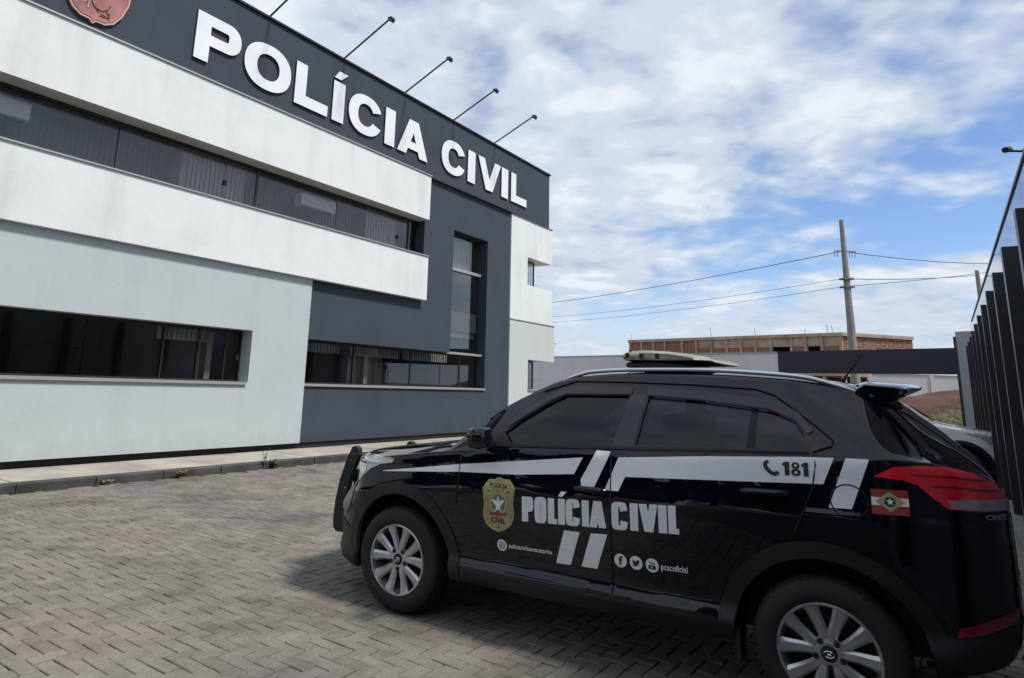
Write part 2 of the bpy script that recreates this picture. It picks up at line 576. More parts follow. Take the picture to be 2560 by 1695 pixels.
# shared meshes for the nearest pavers (two orientations x several tones)
pm = {}
for ori in ((2, 1), (1, 2)):
    for v in range(9):
        vs, fs = brick_verts(*ori, tilt=(rng.uniform(-.03, .03), rng.uniform(-.03, .03)))
        me = bpy.data.meshes.new('paver')
        me.from_pydata(vs, [], fs)
        me.attributes.new('tone', 'FLOAT', 'FACE').data.foreach_set('value', [rng.random()] * len(fs))
        me.materials.append(M['paver'])
        pm[ori, v] = me
G = Geo(); tones = []
for b in bricks:
    c, L_, W_, fr = b
    if id(b) in near:
        o = bpy.data.objects.new('paver', pm[(L_, W_), rng.randrange(9)])
        o.location = (c.x, c.y, rng.uniform(-.003, .0))
        o.rotation_euler = (0, 0, PTH + rng.uniform(-.016, .016))
        o.parent = yard
        col.objects.link(o)
    else:
        vs, fs = brick_verts(L_, W_, (rng.uniform(-.03, .03), rng.uniform(-.03, .03)), rng.uniform(-.003, 0))
        a = rng.uniform(-.014, .014); ca, sa = math.cos(a), math.sin(a)
        G.add([c + pe1 * (x * ca - y * sa) + pe2 * (x * sa + y * ca) + Vector((0, 0, z)) for x, y, z in vs], fs)
        tones += [rng.random()] * len(fs)
me = bpy.data.meshes.new('paver_field')
me.from_pydata(G.v, [], G.f)
me.attributes.new('tone', 'FLOAT', 'FACE').data.foreach_set('value', tones)
pf = put('paver_field', me, M['paver'], yard)
tag(pf, kind='stuff')

# pavement in front of the building, slabs and kerb stones
M['slab'] = plain('pavement_slab', (0.37, 0.335, 0.28), 0.9, var=.22, vscale=1.3, bump=.3, bscale=30)
M['kerbstone'] = plain('kerb_concrete', (0.055, 0.055, 0.055), 0.9, var=.5, vscale=2.5, bump=.4, bscale=20)
pav = empty('pavement', sn(0, WALL_N), FY)
pav_base = Geo().box(-6, 23, -1.19, .6, -.06, .085).build('pavement', M['sand'], None)
pav_base.location = sn(0, WALL_N); pav_base.rotation_euler = (0, 0, FY)
bpy.data.objects.remove(pav)
tag(pav_base, kind='structure')
s_ = -5.9
k = 0
while s_ < 22.5:
    w_ = rng.uniform(.96, 1.04)
    for y0, y1 in ((-1.185, -.62), (-.61, .02)):
        Geo().box(s_, s_ + w_ - .01, y0, y1, .05, .098 + rng.uniform(-.003, .003)).build('slab', M['slab'], pav_base)
    s_ += w_
kb = Geo().box(-6, 23, -1.30, -1.2, -.06, .06).build('kerb', M['kerbstone'])
kb.location = sn(0, WALL_N); kb.rotation_euler = (0, 0, FY)
tag(kb, kind='structure')
s_ = -5.9
while s_ < 22.5:
    w_ = 1.0
    gg = Geo()
    y0, y1 = -1.345, -1.195
    j = rng.uniform(-.006, .006)
    gg.add([(s_, y0 + j, -.05), (s_ + w_ - .012, y0 + j, -.05), (s_ + w_ - .012, y1, -.05), (s_, y1, -.05),
            (s_, y0 + j, .085), (s_ + w_ - .012, y0 + j, .085), (s_ + w_ - .012, y1, .1), (s_, y1, .1),
            (s_, y0 + j + .018, .1), (s_ + w_ - .012, y0 + j + .018, .1)],
           [(0, 1, 5, 4), (4, 5, 9, 8), (8, 9, 6, 7), (0, 4, 8, 7, 3), (1, 2, 6, 9, 5), (3, 7, 6, 2)])
    gg.build('kerb_stone', M['kerbstone'], kb)
    s_ += w_

# ------------------------------------------------------------------ police station
ps = empty('police_station', sn(0, WALL_N), FY)
tag(ps, 'two storey police station, slate and white render with ribbon windows', 'building')
def bp_(name, boxes, mat, parent=ps):
    gg = Geo()
    for b in boxes:
        gg.box(*b)
    return gg.build(name, mat, parent)
S0 = -6.0                     # the front runs on to the left, out of the picture
ZB, Z1, Z2, Z3, Z4, Z5, Z6, Z7 = .215, 1.385, 2.36, 3.56, 4.71, 5.67, 6.87, 8.75
SB, SG, SD, ST = 13.69, 9.88, 18.09, 20.86
# fascia and parapet
bp_('fascia', [(S0, 20.53, -.10, .30, Z6, Z7)], M['slate'])
bp_('fascia_return', [(20.20, 20.53, .301, 9, Z6, Z7)], M['slate'])
bp_('parapet_cap', [(S0, 20.57, -.15, .34, Z7 + .001, Z7 + .045)], M['darkmetal'])
bp_('roof_slab', [(S0, 20.19, .31, 12, Z6 + .9, Z6 + 1.1)], M['room_dark'])
# white bands with their metal flashings
bp_('upper_band', [(S0, SB, -.17, .28, Z5, Z6 - .012)], M['white'])
bp_('upper_band_flashing', [(S0, SB + .02, -.20, -.101, Z6 - .011, Z6 + .018)], M['flash'])
bp_('lower_band', [(S0, SB + .02, -.17, .28, Z3, Z4 - .022)], M['white'])
bp_('lower_band_flashing', [(S0, SB + .03, -.20, .285, Z4 - .021, Z4 + .006)], M['flash'])
# light grey ground floor
bp_('grey_wall', [(S0, SG, -.06, .24, ZB, Z1), (S0, SG, -.06, .24, Z2, Z3 - .002), (8.45, SG, -.06, .24, Z1, Z2)], M['grey'])
# slate block with its L-shaped window
bp_('slate_wall', [(SG + .002, SD, 0, .30, ZB, Z1), (SG + .002, 15.05, 0, .30, 2.31, Z3 - .002), (16.81, SD, 0, .30, Z1, Z6 - .001),
                   (SB + .022, 15.05, 0, .30, Z3 - .002, Z6 - .001), (15.05, 16.81, 0, .30, 5.70, Z6 - .001)], M['slate'])
# end tower
bp_('tower_wall', [(SD + .002, ST, -.05, .30, Z3 - .03, Z4), (SD + .002, ST, -.05, .30, 5.62, Z6 - .02), (SD + .002, 19.15, -.05, .30, Z4, 5.62)], M['white'])
bp_('tower_wall_return', [(20.2, ST, .301, 9, Z3 - .03, Z4), (20.2, ST, .301, 9, 5.62, Z6 - .02)], M['white'])
bp_('tower_base', [(SD + .002, 21.05, -.05, .30, ZB, 1.40), (SD + .002, 21.05, -.05, .30, 2.32, Z3 - .05), (SD + .002, 19.25, -.05, .30, 1.40, 2.32)], M['tower_grey'])
bp_('tower_base_return', [(20.2, 21.05, .301, 9, ZB, 1.40), (20.2, 21.05, .301, 9, 2.32, Z3 - .05)], M['tower_grey'])
bp_('tower_flashing', [(SD + .004, ST + .03, -.08, .30, Z6 - .018, Z6 - .002)], M['flash'])
bp_('tower_ledge', [(SD + .004, 21.07, -.075, 9, Z3 - .049, Z3 - .031)], M['flash'])
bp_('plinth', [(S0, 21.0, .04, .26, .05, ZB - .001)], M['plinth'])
# rooms behind the glass
bp_('floor_slab', [(S0, 20.15, .32, 7, 0, .20), (S0, 20.15, .32, 7, 2.95, 3.50), (S0, 20.15, .32, 7, 6.30, 6.60)], M['room_dark'])
bp_('ceiling', [(S0, 20.15, .42, 6.9, 2.80, 2.945), (S0, 20.15, .42, 6.9, 6.10, 6.295)], M['room_wall'])
bp_('back_wall', [(S0, 20.15, 4.6, 4.8, .20, 6.6)], M['room_wall'])
bp_('partition_wall', [(x, x + .12, .55, 4.59, .21, 2.79) for x in (2.5, 7.9, 12.3, 17.3)] + [(x, x + .12, .55, 4.59, 3.51, 6.09) for x in (1.5, 6.9, 13.0, 17.3)], M['room_wall'])
bp_('end_wall', [(20.0, 20.19, .75, 9, .20, 1.40), (20.0, 20.19, .75, 9, 2.32, 4.7), (20.0, 20.19, .75, 9, 5.62, 6.86), (20.0, 20.19, 5.5, 9, 1.40, 2.32), (20.0, 20.19, 5.5, 9, 4.7, 5.62)], M['room_wall'])
bp_('lintel', [(S0, SG, .25, .33, Z2, 2.60), (S0, SB, .285, .33, Z5, 6.05), (SG, 15.04, .305, .33, 2.31, 2.7)], M['alu'])
# windows: frame > panes, sill
def window(s0, s1, z0, z1, joints, y=.24, extra=None, lock=(), gm='glass'):
    t = .035
    f = Geo()
    f.box(s0, s1, y, y + .05, z0, z0 + t); f.box(s0, s1, y, y + .05, z1 - t * 1.6, z1)
    f.box(s0, s0 + t, y, y + .05, z0 + t, z1 - t * 1.6); f.box(s1 - t, s1, y, y + .05, z0 + t, z1 - t * 1.6)
    for j, wj in joints:
        if wj > .02:
            f.box(j - wj / 2, j + wj / 2, y, y + .05, z0 + t, z1 - t * 1.6)
    w = f.build('window', M['alu'], ps)
    edges = [s0 + t] + [j for j, _ in joints] + [s1 - t]
    ww = [0] + [x for _, x in joints] + [0]
    for a in range(len(edges) - 1):
        g0 = max(ww[a] / 2, .002); g1 = max(ww[a + 1] / 2, .002)
        yy = y + .012 + .012 * (a % 2)
        Geo().box(edges[a] + g0, edges[a + 1] - g1, yy, yy + .008, z0 + t, z1 - t * 1.6).build('pane', M[gm], w)
    for j, zc in lock:
        Geo().box(j - .03, j + .03, y - .01, y + .012, zc - .05, zc + .05).build('lock', M['black'], w)
    return w
def sill(w, s0, s1, z, y0=-.06, y1=.235):
    Geo().box(s0, s1, y0 - .045, y1, z - .045, z + .004).build('sill', M['sill'], w)
w = window(S0, SB, Z4, Z5, [(-3, .04), (-.6, .008), (1.8, .008), (5.5, .014), (6.88, .008), (7.67, .02), (8.43, .045), (10.71, .012), (12.06, .012), (13.34, .04)], .225, lock=[(7.67, 5.15), (12.9, 5.1)], gm='film_glass')
w = window(S0, 8.45, Z1, Z2, [(-3, .04), (1.0, .01), (3.2, .01), (5.44, .012), (6.8, .03), (7.52, .06), (8.09, .03)], .235, lock=[(8.37, 1.85)])
sill(w, S0, 8.40, Z1)
w = window(SG + .004, 16.80, Z1, 2.31, [(10.35, .02), (11.25, .012), (11.66, .10), (12.88, .012), (13.72, .035), (15.02, .012), (15.9, .06)], .26, lock=[(12.82, 1.83)])
sill(w, SG + .004, 16.80, Z1, 0, .255)
w = window(15.05, 16.80, 2.33, 5.69, [(16.1, .012)], .262, gm='glass_slit')
Geo().box(15.06, 16.79, .20, .31, 4.62, 4.70).build('transom', M['sill'], w)
Geo().box(15.06, 16.79, .10, .31, 2.285, 2.345).build('sill', M['sill'], w)
w = window(19.15, 20.18, Z4 + .002, 5.615, [], .27)
Geo().box(20.14, 20.148, .35, 5.5, Z4 + .002, 5.615).build('pane', M['glass'], w)
w = window(19.25, 20.18, 1.405, 2.315, [], .27)
Geo().box(20.14, 20.148, .35, 5.5, 1.405, 2.315).build('pane', M['glass'], w)
sill(w, 19.24, 20.2, 1.405, -.05, .26)
# blinds and headers behind the glass
def blind(s0, s1, z0, z1, y, mat, n=1):
    for k_ in range(n):
        a = s0 + (s1 - s0) * k_ / n; b = s0 + (s1 - s0) * (k_ + 1) / n
        g_ = Geo()
        q = 0
        x = a
        while x < b - .02:
            x2 = min(x + .11, b - .005)
            g_.add([(x, y, z0), (x2, y + .03, z0), (x2, y + .03, z1), (x, y, z1)], [(0, 1, 2, 3)])
            x = x2 - .01
        g_.build('blind', mat, ps)
blind(-5.5, 6.85, Z4 + .05, 6.05, .95, M['blind_dark'], 4)
blind(6.95, 8.40, Z4 + .05, 6.05, .55, M['blind_light'], 1)
blind(8.5, 12.0, Z4 + .05, 6.05, .95, M['blind_dark'], 2)
blind(12.1, 13.3, Z4 + .05, 6.05, .60, M['blind_light'], 1)
blind(15.1, 16.7, 4.72, 5.66, .55, M['blind_light'], 1)
blind(15.1, 16.1, 2.36, 4.60, .75, M['blind_dark'], 1)
blind(6.85, 8.05, 2.10, 2.60, .55, M['blind_light'], 1)
blind(10.4, 11.55, 2.08, 2.60, .60, M['blind_light'], 1)
blind(11.8, 13.65, 2.06, 2.60, .55, M['blind_light'], 1)
blind(13.8, 15.8, 2.06, 2.60, .60, M['blind_light'], 1)
blind(12.0, 12.85, 1.40, 2.05, .80, M['blind_light'], 1)
# fittings in the rooms
for x, z0, z1, y0, mt in ((4.0, .2, 1.7, 2.8, 'cabinet'), (5.9, .2, 1.95, 3.6, 'cabinet'), (10.6, .2, 1.9, 2.6, 'cabinet'), (14.2, .2, 2.0, 2.2, 'cabinet')):
    cb = Geo().box(x, x + 1.1, y0, y0 + .45, z0, z1); cb.box(x + .02, x + .54, y0 - .02, y0, z0 + .06, z1 - .03); cb.box(x + .56, x + 1.08, y0 - .02, y0, z0 + .06, z1 - .03)
    cb.build('cabinet', M[mt], ps)
bp_('door_panel', [(12.55, 13.35, 1.2, 1.26, .2, 2.5), (13.4, 13.7, 1.2, 1.26, .2, 2.79)], M['beige'])
for nm, s_, lab in (('air_conditioner', 3.1, 'wall air conditioner behind the upper window at the picture\'s left edge'), ('air_conditioner', 9.75, 'air conditioner behind the upper ribbon window, above the slate wall')):
    a = empty(nm, sn(s_, WALL_N - .36, 5.22), FY)
    tag(a, lab, 'air conditioner', 'air conditioners behind the upper windows')
    Geo().prism([[(0, .03), (.05, 0), (.16, -.02), (.24, .03), (.24, .28), (.02, .30), (0, .27)]], lambda u, v, d: (d, u, v), 0, 1.05).build('case', M['ac'], a)
    Geo().box(.06, .99, .03, .12, -.028, .012).build('louvre', M['black'], a)

# lettering on the fascia
sign = empty('wall_lettering', sn(0, WALL_N), FY)
tag(sign, 'raised white letters POLÍCIA CIVIL along the slate fascia', 'sign')
LH, LZ = .95, 7.20
def wall_letter(ch, s0, s1, t=.325, b=.225, e=2.25, accent=False):
    w_ = (s1 - s0) / LH
    loops = glyph(ch, w_, t, b, e)
    y0, y1 = -.104, -.150
    gg = Geo().prism([[(s0 + u * LH, LZ + v * LH) for u, v in lp] for lp in loops], lambda u, v, d: (u, d, v), y0, y1)
    if accent:
        gg.prism([[(s0 + u * LH * .36 + .0, LZ + v * LH) for u, v in ACCENT]], lambda u, v, d: (u, d, v), y0, y1)
    o = gg.build('letter', M['letter'], sign)
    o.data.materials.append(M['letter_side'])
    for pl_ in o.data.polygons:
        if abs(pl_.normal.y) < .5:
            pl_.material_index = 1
wall_letter('P', 6.44, 7.44); wall_letter('O', 7.54, 8.73); wall_letter('L', 8.86, 9.83)
wall_letter('I', 9.97, 10.34, t=.385, accent=True); wall_letter('C', 10.49, 11.64); wall_letter('I', 11.77, 12.15, t=.39)
wall_letter('A', 12.26, 13.51); wall_letter('C', 14.13, 15.27); wall_letter('I', 15.41, 15.80, t=.40)
wall_letter('V', 15.94, 17.20); wall_letter('I', 17.27, 17.68, t=.41); wall_letter('L', 17.85, 18.84)

# shield emblem at the left end of the fascia
M['shield'] = plain('faded_red_enamel', (0.36, 0.14, 0.12), 0.5, var=.45, vscale=2.2)
M['shield_rim'] = plain('shield_rim', (0.55, 0.36, 0.30), 0.5)
M['scratch'] = plain('emblem_drawing', (0.10, 0.05, 0.04), 0.6)
M['emb_white'] = plain('emblem_white', (0.62, 0.58, 0.54), 0.6)
M['emb_red'] = plain('emblem_red', (0.45, 0.03, 0.05), 0.5)
emb = empty('shield_emblem', sn(4.62, WALL_N, 7.0), FY)
tag(emb, 'faded red shield emblem on the fascia, cut by the top edge', 'emblem')
half = [(0, -.02), (.06, .035), (.20, .04), (.34, .12), (.46, .30), (.545, .55), (.56, .85), (.52, 1.2), (.60, 1.42), (.40, 1.55), (.22, 1.52), (0, 1.62)]
def shield(sc, off=0):
    r_ = [(x * sc, .8 + (z - .8) * sc) for x, z in half]
    return [r_ + [(-x, z) for x, z in r_[::-1][1:-1]]]
Geo().prism(shield(1.0), lambda u, v, d: (u, d, v), -.105, -.15).build('rim', M['shield_rim'], emb)
Geo().prism(shield(.95), lambda u, v, d: (u, d, v), -.149, -.160).build('field', M['shield'], emb)
er = random.Random(5)
gg = Geo()
for i in range(9):
    x, z = er.uniform(-.3, .3), er.uniform(.18, .9)
    pts = [(x, -.163, z)]
    for j in range(4):
        x += er.uniform(-.10, .10); z += er.uniform(-.09, .06)
        pts.append((max(-.4, min(.4, x)), -.163, max(.12, z)))
    Geo().tube(pts, .010, 5).build('drawing', M['scratch'], emb)
gg = Geo()
for i in range(6):
    x, z = er.uniform(-.38, 0), er.uniform(.3, .8)
    pts = [(x, -.166, z)]
    for j in range(4):
        x += er.uniform(-.02, .09); z += er.uniform(-.12, .05)
        pts.append((x, -.166, max(.15, z)))
    Geo().tube(pts, .008, 5).build('scroll', M['emb_white'], emb)
Geo().prism([super_arc(.18, .62, .09, .09, 0, 2 * math.pi, 16, 2)[:-1]], lambda u, v, d: (u, d, v), -.160, -.168).build('rosette', M['emb_red'], emb)

# floodlight arms on the parapet
M['lamp_head'] = plain('lamp_head', (0.03, 0.035, 0.05), 0.5, metal=.3)
def floodlight(s_, lab):
    a = empty('floodlight_arm', sn(s_, WALL_N, Z7 + .045), FY)
    tag(a, lab, 'floodlight', 'floodlight arms along the parapet')
    Geo().tube([(0, .1, 0), (0, -.02, .02), (0, -1.42, .64)], .021, 8).build('arm', M['lamp_head'], a)
    Geo().box(-.05, .05, .06, .16, 0, .03).build('foot', M['lamp_head'], a)
    Geo().prism([[(-1.40, .67), (-1.52, .66), (-1.54, .60), (-1.50, .535), (-1.43, .585)]], lambda u, v, d: (d, u, v), -.055, .055).build('lamp_head', M['lamp_head'], a)
floodlight(8.10, 'floodlight arm above the O, cut off by the top edge of the picture')
floodlight(10.30, 'floodlight arm on the parapet above the letter Í')
floodlight(12.54, 'floodlight arm on the parapet above the first letter A')
floodlight(14.73, 'floodlight arm on the parapet above the C of CIVIL')
floodlight(16.92, 'floodlight arm nearest the right corner of the parapet')
# security camera on the tower corner
sc_ = empty('security_camera', sn(21.05, WALL_N, 2.95), FY)
tag(sc_, 'small security camera on the corner of the pale grey tower base', 'camera')
Geo().tube([(0.0, .05, 0), (.06, .02, .02)], .012, 6).build('bracket', M['black'], sc_)
Geo().tube([(.06, .06, .03), (.06, -.10, 0)], .035, 10).build('body', M['ac'], sc_)
# ------------------------------------------------------------------ fin fence along the right side of the yard
FA = R(53.9)
fence = empty('fin_fence', (0, 0, 0), FA)
tag(fence, 'tall dark fence of deep vertical metal fins at the picture\'s right edge', 'fence')
M['fin'] = plain('fence_paint', (0.016, 0.017, 0.021), 0.38, metal=.0, var=.25, vscale=2)
M['fence_base'] = plain('fence_base_concrete', (0.16, 0.155, 0.15), 0.9, var=.3, bump=.3)
Geo().box(-8, 25.2, -1.05, -.52, -.06, .10).build('base', M['fence_base'], fence)
fin_me = Geo().box(-.09, .09, -.80, -.60, .101, 3.10)
for k in range(-8, 11):
    x = 7.12 + 1.75 * k
    o = (fin_me.build('fin', M['fin'], fence) if k == -8 else bpy.data.objects.new('fin', fin0.data))
    if k == -8:
        fin0 = o
    else:
        col.objects.link(o); o.parent = fence
    o.location = (x, 0, 0)
# polished cladding wall right behind the fins
M['cladding'] = plain('polished_cladding', (0.20, 0.21, 0.24), 0.06, metal=0.0, spec=.8)
clad = empty('cladding_wall', (0, 0, 0), FA)
tag(clad, 'glossy grey panel wall rising behind the dark fins', 'wall')
cp0 = None
for k in range(-9, 11):
    x = 7.12 + 1.75 * k + .05
    if cp0 is None:
        cp0 = Geo().box(0, 1.74, -.90, -.82, .102, 3.84).build('panel', M['cladding'], clad); o = cp0
    else:
        o = bpy.data.objects.new('panel', cp0.data); col.objects.link(o); o.parent = clad
    o.location = (x, 0, 0)
M['cap_blue'] = plain('cap_paint', (0.03, 0.045, 0.08), 0.4)
Geo().box(-8.5, 25.2, -.92, -.805, 3.842, 3.875).build('cap', M['cap_blue'], clad)
c2 = empty('fence_camera', (0, 0, 0), FA)
c2.location = Vector((math.cos(FA), math.sin(FA), 0)) * 8.5 + Vector((math.sin(FA), -math.cos(FA), 0)) * .86 + Vector((0, 0, 3.875))
tag(c2, 'small black camera on a bracket atop the cladding wall', 'camera')
Geo().tube([(0, 0, 0), (0, 0, .14)], .014, 8).build('stand', M['black'], c2)
Geo().tube([(0, 0, .12), (.02, .12, .15)], .012, 8).build('bracket', M['black'], c2)
Geo().tube([(.05, .11, .175), (-.06, .15, .14)], .03, 10).build('body', M['black'], c2)

# ------------------------------------------------------------------ boundary wall and gate portal at the far end
WA = math.atan2(-.8790, .4768)
B0 = Vector((6.0895, 37.2521, -.03))
M['wall_grey'] = plaster('boundary_render', (0.68, 0.70, 0.73), .3)
M['navy'] = plain('portal_navy', (0.018, 0.022, 0.034), 0.6, var=.2, vscale=1)
bw = empty('boundary_wall', B0, WA)
tag(bw, 'pale grey rendered wall closing the yard beyond the car roof', 'wall')
Geo().box(-9, 13.42, 0, .2, 0, 3.08).build('wall', M['wall_grey'], bw)
Geo().box(-9, 13.40, -.03, .22, 3.081, 3.13).build('coping', M['flash'], bw)
Geo().box(-9, 13.41, -.05, -.001, 0, 2.05).build('dado', M['wall_grey'], bw)
gp = empty('gate_portal', B0, WA)
tag(gp, 'dark navy beam on posts spanning the yard entrance', 'gateway')
Geo().box(13.43, 19.28, -.05, .25, 2.36, 3.13).build('beam', M['navy'], gp)
Geo().box(13.43, 13.78, -.04, .24, 0, 2.359).build('post', M['navy'], gp)
Geo().box(19.281, 19.34, -.12, .32, 0, 3.45).build('post', M['navy'], gp)
M['postgrey'] = plain('galvanised_post', (0.36, 0.38, 0.40), .5, metal=.2)
Geo().box(19.341, 19.75, -.10, .30, 0, 3.60).build('post_cover', M['postgrey'], gp)

# ------------------------------------------------------------------ things beyond the yard
def ray_pt(px, py, Y):
    v = _r * ((px - 1115.4) / 1696.5) - _u * ((py - 587.8) / 1696.5) + _w
    return camp + v * (Y / v.y)
def brick_mat():
    mt, nt, b = new_mat('raw_brick')
    L = nt.links.new
    setp(b, Roughness=.95)
    t = nt.nodes.new('ShaderNodeTexCoord')
    mp = nt.nodes.new('ShaderNodeMapping'); mp.inputs['Rotation'].default_value = (R(90), 0, 0)
    L(t.outputs['Object'], mp.inputs[0])
    br = nt.nodes.new('ShaderNodeTexBrick')
    br.inputs['Color1'].default_value = (.26, .075, .045, 1); br.inputs['Color2'].default_value = (.17, .06, .04, 1)
    br.inputs['Mortar'].default_value = (.30, .25, .21, 1)
    br.inputs['Scale'].default_value = 1.0; br.inputs['Brick Width'].default_value = .3; br.inputs['Row Height'].default_value = .2; br.inputs['Mortar Size'].default_value = .018
    L(mp.outputs[0], br.inputs['Vector'])
    n = nt.nodes.new('ShaderNodeTexNoise'); n.inputs['Scale'].default_value = 1.2; n.inputs['Detail'].default_value = 5
    L(t.outputs['Object'], n.inputs['Vector'])
    r = nt.nodes.new('ShaderNodeMapRange'); r.inputs['From Min'].default_value = .45; r.inputs['From Max'].default_value = .7
    L(n.outputs['Fac'], r.inputs['Value'])
    mm = nt.nodes.new('ShaderNodeMix'); mm.data_type = 'RGBA'
    L(r.outputs[0], mm.inputs['Factor']); L(br.outputs['Color'], mm.inputs['A']); mm.inputs['B'].default_value = (.22, .15, .11, 1)
    L(mm.outputs['Result'], b.inputs['Base Color'])
    return mt
M['brick'] = brick_mat()
M['concrete'] = plain('raw_concrete', (0.38, 0.30, 0.21), .95, var=.3, vscale=.8)
M['concrete2'] = plain('pole_concrete', (0.24, 0.235, 0.21), .9, var=.2, vscale=1.5)
ub = empty('unfinished_building', (19.54, 71.16, -.07), math.atan2(-17.69, 11.68))
tag(ub, 'unfinished brick building with concrete frame beyond the yard wall', 'building')
xs = [0, 1.5, 3.0, 4.4, 6.4, 8.0, 9.6, 11.2, 12.6, 14.0, 15.4, 17.2, 18.4, 19.7, 21.2]
Geo().box(-.2, 21.4, -.1, 6.5, 6.30, 6.57).build('roof_beam', M['concrete'], ub)
Geo().box(8.2, 21.3, .05, .2, 5.55, 6.299).build('spandrel', M['concrete'], ub)
Geo().box(-.2, 21.4, -.1, 6.5, 3.2, 3.5).build('floor_slab', M['concrete'], ub)
Geo().box(-.1, 21.2, 6.2, 6.45, 0, 6.29).build('rear_wall', M['brick'], ub)
Geo().box(0, .2, .3, 6.2, 3.51, 6.29).build('side_wall', M['brick'], ub)
Geo().box(21.05, 21.25, .3, 6.2, 3.51, 6.29).build('side_wall', M['brick'], ub)
for i, x in enumerate(xs):
    Geo().box(x - .11, x + .11, -.05, .2, 3.51, 6.299).build('column', M['concrete'], ub)
    Geo().box(x - .13, x + .13, -.05, .2, 0, 3.199).build('column', M['concrete'], ub)
    if i < len(xs) - 1 and i not in (10, 12):
        Geo().box(x + .111, xs[i + 1] - .111, .06, .2, 3.51, 5.549 if x > 8.1 else 6.299).build('brick_panel', M['brick'], ub)
    elif i < len(xs) - 1:
        Geo().box(x + .111, xs[i + 1] - .111, .06, .2, 3.51, 3.9).build('brick_panel', M['brick'], ub)
plan = [(21.26, .0), (23.7, 6.2), (23.45, 6.3), (21.26, .6)]
Geo().prism([plan], lambda u, v, d: (u, v, d), 3.51, 6.29).build('wing_wall', M['brick'], ub)
Geo().prism([[(21.41, -.1), (23.85, 6.15), (23.5, 6.35), (21.41, .6)]], lambda u, v, d: (u, v, d), 6.30, 6.56).build('wing_beam', M['concrete'], ub)
Geo().prism([[(21.41, -.1), (23.85, 6.15), (23.5, 6.35), (21.41, .6)]], lambda u, v, d: (u, v, d), 3.2, 3.5).build('wing_slab', M['concrete'], ub)
for u_, v_ in ((22.2, 2.5), (23.0, 4.5), (23.6, 6.0)):
    Geo().box(u_ - .12, u_ + .12, v_ - .12, v_ + .12, 0, 3.199).build('column', M['concrete'], ub)
rb = random.Random(9)
for x in (.1, 9.6, 14.0, 18.4, 20.2, 20.6):
    Geo().tube([(x, .05, 6.5), (x + rb.uniform(-.06, .06), .05, 6.5 + rb.uniform(.4, 1.0))], .02, 5).build('rebar', M['concrete2'], ub)
# white wall and heap of red earth seen under the beam
M['far_white'] = plaster('far_render', (0.55, 0.56, 0.53), .3)
fw = empty('far_wall', (28.5, 46.0, -.07), R(-14))
tag(fw, 'plain off-white wall standing behind the red earth heap', 'wall')
Geo().box(0, 11, 0, .2, 0, 3.2).build('wall', M['far_white'], fw)
Geo().box(-.03, 11.03, -.04, .24, 3.201, 3.26).build('coping', M['concrete'], fw)
for x in (0, 3.6, 7.2, 10.8):
    Geo().box(x, x + .22, -.06, -.001, 0, 3.2).build('pilaster', M['far_white'], fw)
M['red_earth'] = plain('red_earth', (0.07, 0.028, 0.017), .95, var=.45, vscale=.9, bump=.6, bscale=5)
vs, fs = [], []
nx, ny = 44, 22
mr = random.Random(11)
lumps = [(mr.uniform(0, 22), mr.uniform(1.5, 8), mr.uniform(1.2, 3), mr.uniform(.4, 1.0)) for _ in range(26)]
for j in range(ny + 1):
    for i in range(nx + 1):
        x, y = i * .5, j * .45
        h = 1.05 * math.sin(math.pi * j / ny) ** .7 * min(1, i / 5, (nx - i) / 5)
        for a, b_, r_, hh in lumps:
            h += hh * .5 * math.exp(-((x - a) ** 2 + (y - b_) ** 2) / (r_ * r_)) * min(1, i / 4, (nx - i) / 4, j / 4, (ny - j) / 4)
        vs.append((x, y, h + mr.uniform(-.05, .05)))
for j in range(ny):
    for i in range(nx):
        a = j * (nx + 1) + i
        fs.append((a, a + 1, a + nx + 2, a + nx + 1))
md = Geo().add(vs, fs).build('earth_mound', M['red_earth'], None, True)
md.location = (15.5, 34.5, -.1); md.rotation_euler = (0, 0, R(-20))
tag(md, kind='structure')

# utility poles and wires
def pole(name, base, h, r0, r1, lab):
    p_ = empty(name, base)
    tag(p_, lab, 'utility pole', 'concrete utility poles')
    Geo().tube([(0, 0, 0), (.02, 0, h * .5), (0, 0, h)], [r0, (r0 + r1) / 2, r1], 12).build('shaft', M['concrete2'], p_, True, 40)
    return p_
pb = ray_pt(2103, 550, 28)
pl = pole('utility_pole', (pb.x, pb.y, -.07), pb.z + .07, .21, .085, 'concrete utility pole standing behind the navy beam')
p2b = ray_pt(2442, 676, 38)
pl2 = pole('utility_pole', (p2b.x, p2b.y, -.07), p2b.z + .07, .2, .10, 'distant utility pole just left of the cladding wall edge')
M['wire'] = plain('wire', (0.02, 0.02, 0.022), .6)
M['insul'] = plain('insulator', (0.12, 0.13, 0.14), .4)
hard = Geo()
zt = ray_pt(2103, 628, 28).z + .07
hard.box(-.42, .5, -.025, .025, zt - .02, zt + .02)
hard.build('crossarm', M['concrete2'], pl)
for x in (-.40, -.28, .22, .34, .46):
    Geo().tube([(x, 0, zt - .03), (x, 0, zt - .24)], .014, 6).build('insulator', M['insul'], pl)
for zz_ in (ray_pt(2105, 697, 28).z, ray_pt(2105, 717, 28).z):
    Geo().box(-.22, .24, -.16, .16, zz_ + .03, zz_ + .10).build('clamp', M['insul'], pl)
def wire(a, b, sag, lab, r=.017):
    pts = [a.lerp(b, t / 14) - Vector((0, 0, sag * 4 * (t / 14) * (1 - t / 14))) for t in range(15)]
    o = Geo().tube(pts, r, 5).build('overhead_wire', M['wire'])
    tag(o, lab, 'wire', 'overhead wires')
def pz(py):
    return ray_pt(2105, py, 28)
wire(pz(628), ray_pt(1250, 772, 52), .25, 'thick overhead wire sloping left from the near pole top', .016)
wire(pz(628), ray_pt(2720, 640, 40), .5, 'thick overhead wire from the near pole towards the cladding wall', .016)
